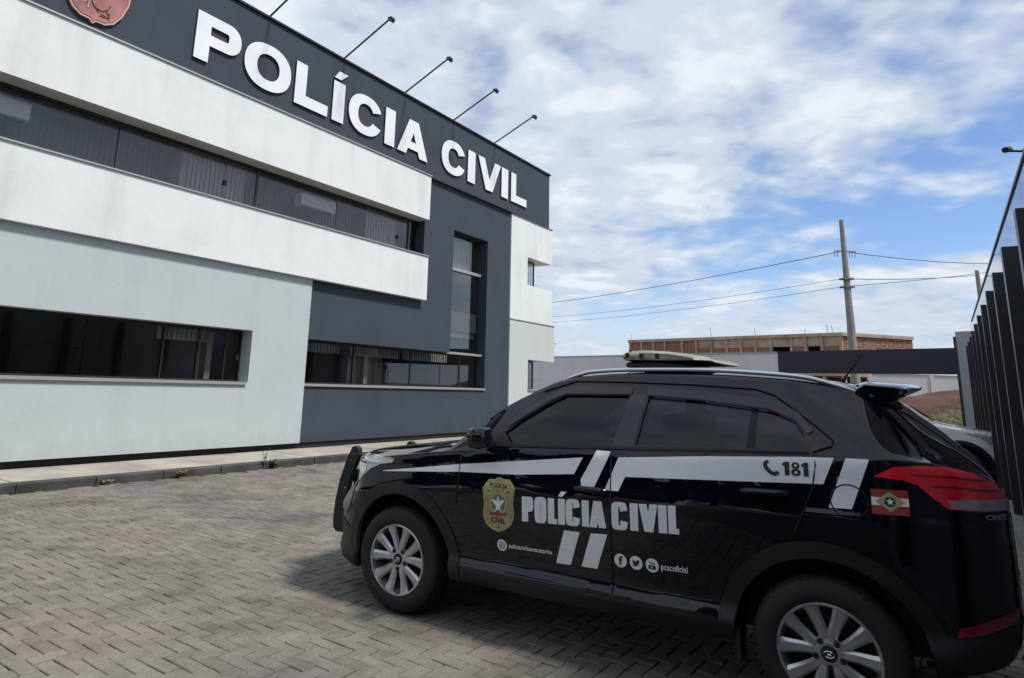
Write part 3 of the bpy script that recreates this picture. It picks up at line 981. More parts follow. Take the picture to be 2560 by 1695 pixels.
wire(pz(697), ray_pt(1250, 800, 52), .3, 'upper thin wire left of the near pole', .009)
wire(pz(717), ray_pt(1250, 812, 52), .3, 'lower thin wire left of the near pole', .009)
wire(pz(697), ray_pt(2444, 688, 38), .1, 'thin level wire between the two poles', .016)
wire(pz(717), ray_pt(2720, 640, 44), .2, 'thin wire rising right from the near pole', .013)

# weeds at the kerb
M['leaf'] = plain('weed_leaf', (0.10, 0.13, 0.05), .8, var=.3, vscale=9)
M['drygrass'] = plain('dry_grass', (0.20, 0.19, 0.09), .85, var=.3, vscale=9)
def weed(s_, n_, h, k, seed, lab, mat, z=0):
    r_ = random.Random(seed)
    w_ = empty('weed', sn(s_, n_, z), FY)
    tag(w_, lab, 'weed', 'weeds growing along the kerb')
    gs, gl = Geo(), Geo()
    for _ in range(k):
        a = r_.uniform(0, 6.28); hh = h * r_.uniform(.5, 1); ln = hh * r_.uniform(.15, .6)
        x0, y0 = r_.uniform(-.06, .06), r_.uniform(-.04, .04)
        pts = [(x0 + ln * math.cos(a) * t * t, y0 + ln * math.sin(a) * t * t * .6, hh * (t - .15 * t * t)) for t in (0, .35, .7, 1)]
        gs.tube(pts, [.004, .0035, .003, .001], 4)
        for q in range(5):
            t = r_.uniform(.25, 1)
            p_ = Vector((x0 + ln * math.cos(a) * t * t, y0 + ln * math.sin(a) * t * t * .6, hh * (t - .15 * t * t)))
            b_ = r_.uniform(0, 6.28); l_ = r_.uniform(.03, .075)
            d_ = Vector((math.cos(b_), math.sin(b_), r_.uniform(.1, .8))).normalized() * l_
            s2 = d_.cross(Vector((0, 0, 1))).normalized() * l_ * .22
            gl.add([p_, p_ + d_ * .5 + s2, p_ + d_, p_ + d_ * .5 - s2], [(0, 1, 2, 3)])
    gs.build('stem', mat, w_)
    gl.build('leaf', mat, w_)
weed(7.95, -9.44, .42, 5, 1, 'tall thin weed growing from the kerb joint', M['leaf'])
weed(8.15, -9.43, .16, 16, 2, 'low green tuft at the foot of the tall weed', M['leaf'])
weed(6.35, -9.40, .10, 24, 3, 'dry grass tuft at the kerb foot, left of the tall weed', M['drygrass'])
weed(5.2, -9.41, .06, 14, 4, 'tiny dry tuft at the kerb foot near the picture\'s left side', M['drygrass'])

# shrub by the gateway
def shrub(base, r_, h, k, seed, lab):
    q_ = random.Random(seed)
    b_ = empty('shrub', base)
    tag(b_, lab, 'shrub')
    tw, lv = Geo(), Geo()
    for i in range(9):
        a = q_.uniform(0, 6.28)
        tw.tube([(0, 0, 0), (r_ * .3 * math.cos(a), r_ * .3 * math.sin(a), h * .4), (r_ * .7 * math.cos(a), r_ * .7 * math.sin(a), h * q_.uniform(.6, .95))], [.02, .012, .004], 5)
    for i in range(k):
        d_ = Vector((q_.gauss(0, 1), q_.gauss(0, 1), q_.gauss(0, 1))).normalized() * q_.random() ** .45
        c_ = Vector((d_.x * r_, d_.y * r_, h * .55 + d_.z * h * .45))
        a_ = Vector((q_.gauss(0, 1), q_.gauss(0, 1), q_.gauss(0, .6))).normalized() * q_.uniform(.04, .08)
        e_ = a_.orthogonal().normalized() * a_.length * .45
        lv.add([c_ - a_, c_ + e_, c_ + a_, c_ - e_], [(0, 1, 2, 3)])
    tw.build('stem', M['concrete2'], b_)
    lv.build('foliage', M['leaf'], b_)
sb_ = ray_pt(2388, 1040, 23)
shrub((sb_.x, sb_.y, -.07), .9, 1.5, 900, 4, 'green shrub growing behind the gate post, right of the red earth')
# ------------------------------------------------------------------ police car
def pchip(pts):
    pts = sorted(pts)
    x = np.array([p[0] for p in pts]); y = np.array([p[1] for p in pts])
    h = np.diff(x); d = np.diff(y) / h
    mm = np.zeros(len(x))
    for i in range(1, len(x) - 1):
        if d[i - 1] * d[i] > 0:
            w1, w2 = 2 * h[i] + h[i - 1], h[i] + 2 * h[i - 1]
            mm[i] = (w1 + w2) / (w1 / d[i - 1] + w2 / d[i])
    mm[0], mm[-1] = d[0], d[-1]
    def f(q):
        q = min(max(q, x[0]), x[-1])
        i = min(max(int(np.searchsorted(x, q) - 1), 0), len(x) - 2)
        t = (q - x[i]) / h[i]
        return float((2 * t**3 - 3 * t**2 + 1) * y[i] + (t**3 - 2 * t**2 + t) * h[i] * mm[i] + (-2 * t**3 + 3 * t**2) * y[i + 1] + (t**3 - t**2) * h[i] * mm[i + 1])
    return f
f_ymax = pchip([(.86, .30), (.83, .43), (.78, .55), (.70, .66), (.60, .742), (.45, .818), (.2, .868), (-.3, .885), (-1.5, .89), (-2.6, .887), (-2.85, .872), (-3.0, .845), (-3.12, .81), (-3.22, .75), (-3.30, .665), (-3.345, .58), (-3.38, .45)])
f_belt = pchip([(.86, .80), (.80, .86), (.7, .905), (.5, .95), (.26, .985), (-.2, 1.055), (-.5, 1.10), (-.724, 1.13), (-.91, 1.15), (-1.53, 1.192), (-2.05, 1.228), (-2.51, 1.255), (-2.8, 1.262), (-3.05, 1.25), (-3.2, 1.225), (-3.3, 1.18), (-3.345, 1.12), (-3.38, 1.02)])
f_ye = pchip([(.86, .20), (.8, .38), (.7, .52), (.5, .64), (.2, .70), (-.2, .725), (-.40, .735), (-.55, .715), (-.684, .70), (-.933, .665), (-1.136, .64), (-1.3, .63), (-2.0, .63), (-2.5, .615), (-2.8, .59), (-2.9, .59), (-3.05, .60), (-3.2, .575), (-3.3, .50), (-3.345, .42), (-3.38, .3)])
f_ze = pchip([(.86, .815), (.8, .89), (.7, .945), (.596, .972), (.26, 1.022), (-.2, 1.095), (-.36, 1.13), (-.45, 1.195), (-.684, 1.357), (-.933, 1.49), (-1.136, 1.577), (-1.3, 1.608), (-1.52, 1.622), (-2.0, 1.63), (-2.41, 1.618), (-2.6, 1.60), (-2.78, 1.575), (-2.86, 1.525), (-2.976, 1.385), (-3.053, 1.295), (-3.13, 1.26), (-3.2, 1.238), (-3.3, 1.188), (-3.345, 1.128), (-3.38, 1.03)])
f_zt = pchip([(.86, .83), (.8, .905), (.7, .965), (.5, 1.01), (.26, 1.05), (-.2, 1.12), (-.33, 1.15), (-.45, 1.225), (-.684, 1.385), (-.933, 1.518), (-1.136, 1.60), (-1.3, 1.635), (-1.6, 1.66), (-2.0, 1.668), (-2.41, 1.655), (-2.65, 1.635), (-2.8, 1.61), (-2.9, 1.575), (-2.97, 1.525), (-3.06, 1.45), (-3.16, 1.365), (-3.25, 1.285), (-3.3, 1.23), (-3.345, 1.155), (-3.38, 1.045)])
f_zb = pchip([(.86, .34), (.78, .255), (.6, .215), (.4, .21), (-.4, .285), (-2.2, .297), (-2.9, .31), (-3.2, .36), (-3.3, .40), (-3.38, .50)])
LOW = [(.0, -.055), (.05, -.02), (.115, -.004), (.15, -.022), (.19, -.034), (.28, -.026), (.40, -.014), (.54, -.006), (.66, -.0005), (.70, 0), (.735, -.006), (.82, -.014), (.92, -.020), (.98, -.026), (1, -.034)]
def section(x):
    ym, zb_, be, ye, ze, zt_ = f_ymax(x), f_zb(x), f_belt(x), f_ye(x), f_ze(x), f_zt(x)
    be = min(be, ze - .004)
    k = min(1, ym / .8)
    pts = [(0, zb_ + .02), (ym * .55, zb_ + .012), (max(ym - .16, ym * .7), zb_)]
    for t, o in LOW:
        pts.append((ym + o * k, zb_ + (be - zb_) * t))
    yb = pts[-1][0]
    dz = ze - be
    bulge = min(.02, .06 * dz)
    for t in (.06, .25, .5, .75, .93):
        y = yb + (ye - yb) * t + bulge * math.sin(math.pi * t)
        pts.append((y, be + dz * t))
    pts.append((ye, ze))
    for fy_, fz in ((.955, .36), (.88, .62), (.75, .80), (.55, .92), (.3, .985), (0, 1)):
        pts.append((ye * fy_, ze + (zt_ - ze) * fz))
    if x > .40:
        A = .62 * min(1, (x - .40) / .46) ** 1.35
        def S_(z):
            t = min(1, max(0, (z - .58) / .27))
            return t * t * (3 - 2 * t)
        pts = [(y * (1 - A * S_(z)), z) for y, z in pts]
    return pts
def cr(pts, per):
    o = []
    n = len(pts)
    for i in range(n - 1):
        p0, p1, p2, p3 = pts[max(i - 1, 0)], pts[i], pts[i + 1], pts[min(i + 2, n - 1)]
        for j in range(per):
            t = j / per
            r_ = []
            for a in (0, 1):
                m1 = (p2[a] - p0[a]) * .5; m2 = (p3[a] - p1[a]) * .5
                # clamp tangents so close points do not overshoot
                dd = p2[a] - p1[a]
                m1 = max(-3 * abs(dd), min(3 * abs(dd), m1)); m2 = max(-3 * abs(dd), min(3 * abs(dd), m2))
                r_.append((2 * t**3 - 3 * t**2 + 1) * p1[a] + (t**3 - 2 * t**2 + t) * m1 + (-2 * t**3 + 3 * t**2) * p2[a] + (t**3 - t**2) * m2)
            o.append(tuple(r_))
    o.append(pts[-1])
    return o
def body_mesh(step, per):
    xs_ = []
    x = .86
    while x > -3.38:
        xs_.append(x)
        edge = x > .62 or x < -3.0
        x -= step * (.4 if edge else 1)
    xs_.append(-3.38)
    secs = [cr(section(x), per) for x in xs_]
    n = len(secs[0])
    vs, fs = [], []
    for x, sct in zip(xs_, secs):
        ring = [(x, y, z) for y, z in sct] + [(x, -y, z) for y, z in sct[-2:0:-1]]
        vs += ring
    m_ = 2 * n - 2
    for i in range(len(xs_) - 1):
        for j in range(m_):
            fs.append((i * m_ + j, i * m_ + (j + 1) % m_, (i + 1) * m_ + (j + 1) % m_, (i + 1) * m_ + j))
    fs.append(tuple(range(m_)))
    fs.append(tuple(range((len(xs_) - 1) * m_, len(xs_) * m_))[::-1])
    me = bpy.data.meshes.new('body')
    me.from_pydata(vs, [], fs)
    bm = bmesh.new(); bm.from_mesh(me)
    bmesh.ops.recalc_face_normals(bm, faces=bm.faces)
    bm.to_mesh(me); bm.free()
    return me
M['paint'] = plain('black_car_paint', (0.0045, 0.0050, 0.0085), 0.35, coat=1.0, spec=.0)
nt = M['paint'].node_tree; b = nt.nodes['Principled BSDF']; L = nt.links.new
t = nt.nodes.new('ShaderNodeTexCoord')
n1 = nt.nodes.new('ShaderNodeTexNoise'); n1.inputs['Scale'].default_value = 2.4; n1.inputs['Detail'].default_value = 8; n1.inputs['Roughness'].default_value = .65
L(t.outputs['Object'], n1.inputs['Vector'])
sz = nt.nodes.new('ShaderNodeSeparateXYZ'); L(t.outputs['Object'], sz.inputs[0])
lowm = nt.nodes.new('ShaderNodeMapRange'); L(sz.outputs[2], lowm.inputs['Value'])
lowm.inputs['From Min'].default_value = .75; lowm.inputs['From Max'].default_value = .28; lowm.inputs['To Max'].default_value = .35
dm = nt.nodes.new('ShaderNodeMapRange'); L(n1.outputs['Fac'], dm.inputs['Value'])
dm.inputs['From Min'].default_value = .45; dm.inputs['From Max'].default_value = .8; dm.inputs['To Max'].default_value = .05
ad = nt.nodes.new('ShaderNodeMath'); ad.operation = 'MULTIPLY_ADD'
L(lowm.outputs[0], ad.inputs[0]); L(n1.outputs['Fac'], ad.inputs[1]); L(dm.outputs[0], ad.inputs[2])
mxd = nt.nodes.new('ShaderNodeMix'); mxd.data_type = 'RGBA'; L(ad.outputs[0], mxd.inputs['Factor'])
mxd.inputs['A'].default_value = (.0040, .0046, .0085, 1); mxd.inputs['B'].default_value = (.045, .042, .037, 1)
L(mxd.outputs['Result'], b.inputs['Base Color'])
cr_ = nt.nodes.new('ShaderNodeMapRange'); L(ad.outputs[0], cr_.inputs['Value'])
cr_.inputs['From Max'].default_value = .4; cr_.inputs['To Min'].default_value = .02; cr_.inputs['To Max'].default_value = .14
L(cr_.outputs[0], b.inputs['Coat Roughness'])
M['trim'] = plain('black_plastic_trim', (0.0075, 0.008, 0.010), 0.5, bump=.15, bscale=400)
M['visor'] = plain('smoked_visor', (.004, .004, .006), .18, coat=.4)
M['rubber'] = plain('tyre_rubber', (0.013, 0.013, 0.0135), 0.75, var=.3, vscale=12, bump=.2, bscale=60)
M['rim'] = plain('alloy', (0.50, 0.50, 0.51), 0.24, metal=.72, var=.12, vscale=8)
M['rimdark'] = plain('wheel_well_dark', (0.010, 0.010, 0.011), 0.6)
M['decal_white'] = plain('vinyl_white', (0.90, 0.91, 0.94), 0.35, coat=.5)
M['decal_grey'] = plain('vinyl_lettering', (0.86, 0.87, 0.89), 0.45)
M['chrome'] = plain('chrome', (0.70, 0.71, 0.73), 0.12, metal=1)
M['lens'] = plain('headlamp_lens', (0.55, 0.58, 0.62), 0.10, metal=.3, coat=1)
M['red'] = plain('tail_lamp_red', (0.90, 0.018, 0.04), 0.10, coat=1, var=.3, vscale=6)
M['red_dark'] = plain('reflector_red', (0.22, 0.006, 0.02), 0.25, coat=1)
M['lens_clear'] = plain('tail_lamp_clear', (0.42, 0.36, 0.36), 0.12, coat=1, metal=.2, var=.3, vscale=8)
M['gold'] = plain('badge_gold', (0.36, 0.31, 0.13), 0.45, var=.2, vscale=15)
M['gold2'] = plain('badge_gold_light', (0.45, 0.41, 0.22), 0.45)
M['green'] = plain('badge_green', (0.16, 0.20, 0.13), 0.5)
M['badge_dark'] = plain('badge_ink', (0.035, 0.03, 0.012), 0.5)
M['badge_red'] = plain('badge_ribbon', (0.30, 0.05, 0.04), 0.5)
M['flag_red'] = plain('flag_red', (0.36, 0.045, 0.05), 0.45)
M['flag_green'] = plain('flag_green', (0.40, 0.42, 0.20), 0.45)
M['silver'] = plain('silver_rail', (0.62, 0.64, 0.66), 0.22, metal=.9)
M['bar_top'] = plain('light_bar_lens', (0.25, 0.24, 0.195), 0.5, coat=.0, var=.3, vscale=7)
M['seat'] = plain('seat_fabric', (0.03, 0.032, 0.035), .9)

fine_body = body_mesh(.02, 5)
bvh = BVHTree.FromPolygons([v.co.copy() for v in fine_body.vertices], [tuple(p.vertices) for p in fine_body.polygons])
bpy.data.meshes.remove(fine_body)
NRM = {}
def surf(x, z, off, want_n=False):
    """point on the car's left flank at (x, z), moved out by off along the local normal"""
    h = bvh.ray_cast(Vector((x, 2.0, z)), Vector((0, -1, 0)))
    if h[0] is None:
        h2 = bvh.find_nearest(Vector((x, .6, z)))
        h = h2
    n = h[1]
    if n.y < 0: n = -n
    e = .018
    ns = Vector((0, 0, 0))
    for dx in (-e, e):
        for dz in (-e, e):
            q = bvh.ray_cast(Vector((x + dx, 2.0, z + dz)), Vector((0, -1, 0)))
            if q[0] is not None:
                ns += q[1] if q[1].y > 0 else -q[1]
    if ns.length > 1e-4: n = ns.normalized()
    if want_n: return h[0] + n * off, n
    return h[0] + n * off
def patch(name, loops, off, mat, parent, grid=.03, skirt=.02, tris=None):
    """a skin following the car's flank inside 2-D (x, z) loops"""
    v2, tr = tris if tris else fill(loops, grid)
    vn = [surf(u, v, off, True) for u, v in v2]
    vs = [a for a, _ in vn]; nn_ = [b for _, b in vn]
    fs = [list(t) for t in tr]
    for t in fs:
        a, b, c = (vs[t[0]], vs[t[1]], vs[t[2]])
        if (b - a).cross(c - a).y < 0:
            t.reverse()
    if skirt:
        cnt = {}
        for t in fs:
            for i in range(len(t)):
                e = (t[i], t[(i + 1) % len(t)])
                cnt[e] = cnt.get(e, 0) + 1
        inner = {}
        extra = []
        for (a, b) in cnt:
            if (b, a) not in cnt:
                for q in (a, b):
                    if q not in inner:
                        inner[q] = len(vs)
                        vs.append(vs[q] - nn_[q] * skirt); nn_.append(nn_[q])
                extra.append([b, a, inner[a], inner[b]])
        fs += extra
    me = bpy.data.meshes.new(name)
    me.from_pydata([tuple(v) for v in vs], [], fs)
    o = put(name, me, mat, parent, True)
    me.normals_split_custom_set_from_vertices([tuple(n) for n in nn_])
    return o
def both(o, parent):
    """the same piece on the car's right flank"""
    me = o.data.copy()
    for v in me.vertices:
        v.co.y = -v.co.y
    me.flip_normals()
    q = bpy.data.objects.new(o.name.split('.')[0], me)
    col.objects.link(q); q.parent = parent
    return q

car = empty('police_car', CAR_LOC, CAR_YAW)
tag(car, 'black police SUV with white stripes parked in the foreground', 'car')
def ring_arc(cx, cz, r, a0, a1, n=28):
    return [(cx + r * math.cos(a0 + (a1 - a0) * i / n), cz + r * math.sin(a0 + (a1 - a0) * i / n)) for i in range(n + 1)]
WZ = .34
FWIN = [(-.755, 1.165), (-.90, 1.165), (-1.515, 1.212), (-1.590, 1.50), (-1.175, 1.485), (-1.06, 1.425), (-.90, 1.318), (-.765, 1.215)]
RWIN = [(-1.665, 1.222), (-2.50, 1.268), (-2.545, 1.285), (-2.545, 1.335), (-2.50, 1.405), (-2.40, 1.45), (-2.02, 1.488), (-1.71, 1.50)]
# body shell: loft, then cut cabin, windows and wheel wells
body = put('body', body_mesh(.035, 3), M['paint'], car, True)
body.data.materials.append(M['rimdark'])
cut = []
def cutter(gg):
    o = gg.build('cutter', M['rimdark'], car)
    bm = bmesh.new(); bm.from_mesh(o.data)
    bmesh.ops.remove_doubles(bm, verts=bm.verts, dist=1e-5)
    bmesh.ops.recalc_face_normals(bm, faces=bm.faces)
    bm.to_mesh(o.data); bm.free()
    cut.append(o)
    return o
gg = Geo()
cab = [(.78, .75), (.80, 1.16), (.60, 1.53), (-.60, 1.53), (-.80, 1.16), (-.78, .75)]
front = [-.62, -.70, -1.22]; rear = [-2.70, -2.72, -2.62]
xf = {.75: -.62, 1.16: -.70, 1.53: -1.22}; xr = {.75: -2.7, 1.16: -2.72, 1.53: -2.62}
gg.add([(xf[z], y, z) for y, z in cab] + [(xr[z], y, z) for y, z in cab], [tuple(range(6)), tuple(range(6, 12))[::-1]] + [(i, (i + 1) % 6, (i + 1) % 6 + 6, i + 6) for i in range(6)])
cutter(gg)
for lp in (FWIN, RWIN):
    cutter(Geo().prism([lp], lambda u, v, d: (u, d, v), -1.3, 1.3))
for x in (0, -2.59):
    for s in (-1, 1):
        gg = Geo()
        a = ring_arc(x, WZ, .43, 0, 2 * math.pi * 47 / 48, 47)
        y0, y1 = (.55, 1.3) if s > 0 else (-1.3, -.55)
        gg.add([(u, y0, v) for u, v in a] + [(u, y1, v) for u, v in a], [tuple(range(48)), tuple(range(48, 96))[::-1]] + [(i, (i + 1) % 48, (i + 1) % 48 + 48, i + 48) for i in range(48)])
        cutter(gg)
for c_ in cut:
    md_ = body.modifiers.new('cut', 'BOOLEAN')
    md_.operation = 'DIFFERENCE'; md_.object = c_; md_.solver = 'EXACT'
    try:
        md_.material_mode = 'TRANSFER'
    except Exception:
        pass
dg = bpy.context.evaluated_depsgraph_get()
nm_ = bpy.data.meshes.new_from_object(body.evaluated_get(dg))
body.modifiers.clear()
old = body.data
body.data = nm_
nm_.name = 'body'
nm_.set_sharp_from_angle(angle=R(35))
bpy.data.meshes.remove(old)
for c_ in cut:
    bpy.data.objects.remove(c_)

# doors as slightly proud skins, each with its window, handle and visor
ARC_R = .502
def arch_loop(cx, a0, a1, r0, r1):
    return [ring_arc(cx, WZ, r1, a0, a1) + ring_arc(cx, WZ, r0, a0, a1)[::-1]]
fd_loop = [(-.49, .405), (-1.517, .405), (-1.522, .9), (-1.522, 1.180), (-.92, 1.138), (-.60, 1.10), (-.50, 1.08), (-.485, .95), (-.475, .75)]
rd_loop = [(-1.530, .405), (-2.10, .405), (-2.125, .52), (-2.20, .68), (-2.33, .80), (-2.44, .848), (-2.474, .882), (-2.519, .976), (-2.563, 1.09), (-2.582, 1.19), (-2.572, 1.246), (-2.05, 1.214), (-1.530, 1.180)]
fdoor = patch('door', [fd_loop], .0035, M['paint'], car)
rdoor = patch('door', [rd_loop], .0035, M['paint'], car)
tag(fdoor, 'front door with badge and lettering'); tag(rdoor, 'rear door with white stripe')
both(fdoor, car); both(rdoor, car)
def shrink(lp, k):
    cx = sum(p[0] for p in lp) / len(lp); cz = sum(p[1] for p in lp) / len(lp)
    return [(cx + (x - cx) * k, cz + (z - cz) * k) for x, z in lp]
for lp, dr in ((FWIN, fdoor), (RWIN, rdoor)):
    wo = patch('window', [shrink(lp, 1.03)], -.014, M['car_glass'], dr, skirt=0)
    both(wo, car)
# belt moulding, divider bar, pillars
patch('divider_bar', [[(-2.262, 1.25), (-2.30, 1.25), (-2.318, 1.49), (-2.288, 1.49)]], -.008, M['black'], car, skirt=.01)
patch('pillar_trim', [[(-1.525, 1.205), (-1.655, 1.212), (-1.70, 1.51), (-1.60, 1.51)]], .004, M['visor'], car, skirt=.01)
patch('belt_moulding', [[(-.74, 1.140), (-1.52, 1.188), (-2.05, 1.222), (-2.56, 1.25), (-2.565, 1.262), (-2.05, 1.238), (-1.52, 1.206), (-.74, 1.158)]], .006, M['black'], car, skirt=.01)
patch('mirror_sail', [[(-.70, 1.155), (-.86, 1.160), (-.79, 1.235), (-.73, 1.205)]], .006, M['trim'], car, skirt=.01)
for lp in ([(-.80, 1.262), (-.93, 1.352), (-1.08, 1.452), (-1.17, 1.492), (-1.60, 1.505), (-1.605, 1.545), (-1.22, 1.535), (-1.12, 1.505), (-.95, 1.41), (-.80, 1.30)],
           [(-1.70, 1.505), (-2.02, 1.492), (-2.38, 1.458), (-2.50, 1.412), (-2.56, 1.345), (-2.585, 1.365), (-2.52, 1.44), (-2.42, 1.50), (-2.05, 1.538), (-1.70, 1.548)]):
    both(patch('rain_visor', [lp], .014, M['visor'], car, skirt=.018), car)
# cladding round the arches and along the sill
for cx in (0, -2.59):
    a0, a1 = (R(-22), R(196)) if cx == 0 else (R(-14), R(200))
    both(patch('arch_trim', arch_loop(cx, a0, a1, .424, ARC_R), .010, M['trim'], car, grid=.025, skirt=.03), car)
both(patch('sill_trim', [[(-.50, .292), (-2.11, .302), (-2.085, .392), (-.52, .392)]], .008, M['trim'], car, skirt=.03), car)
both(patch('bumper_trim', [[(.80, .29), (.62, .232), (.50, .225), (.47, .36), (.47, .45), (.70, .52), (.79, .52)]], .006, M['trim'], car, skirt=.02), car)
both(patch('bumper_trim', [[(-3.06, .33), (-3.28, .40), (-3.345, .52), (-3.30, .55), (-3.12, .50), (-3.02, .44)]], .006, M['trim'], car, skirt=.02), car)
both(patch('reflector', [[(-3.10, .50), (-3.2, .522), (-3.34, .575), (-3.345, .62), (-3.2, .568), (-3.11, .535)]], .012, M['red_dark'], car), car)
Geo().box(-2.19, -2.165, .70, .86, .20, .36).build('mud_flap', M['rubber'], car)
# lamps
hl = [(.545, .90), (.50, .955), (.42, .978), (.28, .985), (.078, .984), (.10, .962), (.20, .945), (.30, .905), (.37, .855), (.425, .805), (.47, .81), (.52, .85)]
h_ = patch('headlight', [hl], .008, M['lens'], car); both(h_, car)
patch('lamp_rim', [[(.545, .905), (.50, .96), (.42, .983), (.28, .991), (.075, .990), (.28, .986), (.42, .972), (.49, .945), (.53, .90)]], .013, M['chrome'], h_, grid=.02, skirt=.008)
patch('lamp_bowl', [super_arc(.40, .905, .055, .045, 0, 2 * math.pi, 20, 2.2)[:-1]], .012, M['chrome'], h_, grid=.02, skirt=.008)
both(patch('fog_lamp_trim', [[(.72, .60), (.60, .545), (.53, .60), (.52, .70), (.57, .785), (.66, .77)]], .008, plain('bumper_silver', (.16, .165, .17), .4), car), car)
tl = [(-2.835, 1.172), (-2.92, 1.222), (-3.03, 1.232), (-3.123, 1.230), (-3.22, 1.212), (-3.30, 1.172), (-3.345, 1.115), (-3.355, 1.05), (-3.25, 1.045), (-3.12, 1.05), (-3.06, 1.10), (-3.01, 1.147), (-2.95, 1.165)]
t_ = patch('tail_lamp', [tl], .012, M['red'], car, grid=.02); both(t_, car)
patch('reverse_lens', [[(-3.115, 1.09), (-3.20, 1.098), (-3.352, 1.10), (-3.352, 1.052), (-3.25, 1.05), (-3.13, 1.054)]], .016, M['lens_clear'], t_, grid=.02, skirt=.006)
for z_ in (1.195, 1.150):
    patch('lamp_rib', [[(-2.98 if z_ > 1.17 else -3.05, z_), (-3.15, z_ + .002), (-3.34 if z_ < 1.17 else -3.27, z_ - .012), (-3.34 if z_ < 1.17 else -3.27, z_ - .019), (-3.15, z_ - .006), (-3.0 if z_ > 1.17 else -3.06, z_ - .006)]], .0145, M['red_dark'], t_, grid=.02, skirt=.004)
# tailgate glass wrap, spoiler, windscreen
both(patch('quarter_glass', [[(-2.875, 1.525), (-2.93, 1.462), (-3.0, 1.375), (-3.065, 1.29), (-3.11, 1.265), (-3.13, 1.265), (-3.05, 1.345), (-2.96, 1.455), (-2.90, 1.525)]], .005, plain('gloss_black', (.004, .004, .005), .06, coat=1), car, grid=.02, skirt=.01), car)
sp = Geo()
for d0, d1 in ((-.575, .575),):
    pr = [(-2.76, 1.592), (-2.82, 1.612), (-2.98, 1.602), (-3.045, 1.588), (-3.04, 1.573), (-2.93, 1.522), (-2.86, 1.512), (-2.80, 1.545)]
    nn = len(pr)
    ysec = [-.61, -.60, -.52, -.42, -.2, 0, .2, .42, .52, .60, .61]
    ksec = [.9, 1, 1, 1, 1, 1, 1, 1, 1, 1, .9]
    vs, fs = [], []
    for y, kk in zip(ysec, ksec):
        up = .030 * (1 - (y / .61) ** 2)
        endk = 1 / (1 + math.exp(-(abs(y) - .47) / .02))      # bulkier, shorter ends
        endp = [(-2.78, 1.585), (-2.82, 1.612), (-2.97, 1.603), (-3.0, 1.594), (-3.005, 1.575), (-2.96, 1.535), (-2.87, 1.508), (-2.80, 1.53)]
        for (x, z), (xe, ze_) in zip(pr, endp):
            x, z = x + (xe - x) * endk, z + (ze_ - z) * endk
            vs.append((-2.85 + (x + 2.85) * kk - (.04 * (1 - (y / .61) ** 2) if x < -2.95 else 0), y, 1.565 + (z - 1.565) * kk + up))
    for i in range(len(ysec) - 1):
        for j in range(nn):
            fs.append((i * nn + j, i * nn + (j + 1) % nn, (i + 1) * nn + (j + 1) % nn, (i + 1) * nn + j))
    fs += [tuple(range(nn)), tuple(range((len(ysec) - 1) * nn, len(ysec) * nn))]
    sp.add(vs, fs)
spo = sp.build('spoiler', M['paint'], car, True, 30)
def top_patch(name, x0, x1, wf, off, mat, nx_=14, ny_=12):
    vs, fs = [], []
    for i in range(nx_ + 1):
        x = x0 + (x1 - x0) * i / nx_
        yw = f_ye(x) * wf
        for j in range(ny_ + 1):
            y = -yw + 2 * yw * j / ny_
            h = bvh.ray_cast(Vector((x, y, 2.5)), Vector((0, 0, -1)))
            vs.append(tuple(h[0] + h[1] * off))
    for i in range(nx_):
        for j in range(ny_):
            a = i * (ny_ + 1) + j
            fs.append((a, a + 1, a + ny_ + 2, a + ny_ + 1))
    return Geo().add(vs, fs).build(name, mat, car, True)
dark_glass = plain('dark_glazing', (.006, .007, .008), .04, coat=1)
top_patch('windscreen', -.47, -1.13, .93, .004, dark_glass)
top_patch('rear_window', -2.96, -3.17, .92, .004, dark_glass)
cw = Geo()
for s in (-.5, .12):
    cw.tube([(-.36, s, 1.175), (-.60, s + .08, 1.345), (-.72, s + .3, 1.43)], [.012, .010, .007], 6)
cw.build('wipers', M['black'], car)
# bonnet skin with a shut line
bl = []
vs, fs = [], []
for i in range(15):
    x = .66 - i * (1.0 / 14)
    for j in range(13):
        y = (-1 + 2 * j / 12) * f_ye(x) * .965
        h = bvh.ray_cast(Vector((x, y, 2.5)), Vector((0, 0, -1)))
        vs.append(tuple(h[0] + h[1] * .004))
for i in range(14):
    for j in range(12):
        a = i * 13 + j
        fs.append((a, a + 1, a + 14, a + 13))
Geo().add(vs, fs).build('bonnet', M['paint'], car, True)
# grille
gr = Geo()
gr.box(.855, .885, -.34, .34, .52, .80)
for i in range(5):
    gr.box(.886, .90, -.33, .33, .545 + i * .055, .565 + i * .055)
gr.build('grille', M['trim'], car)
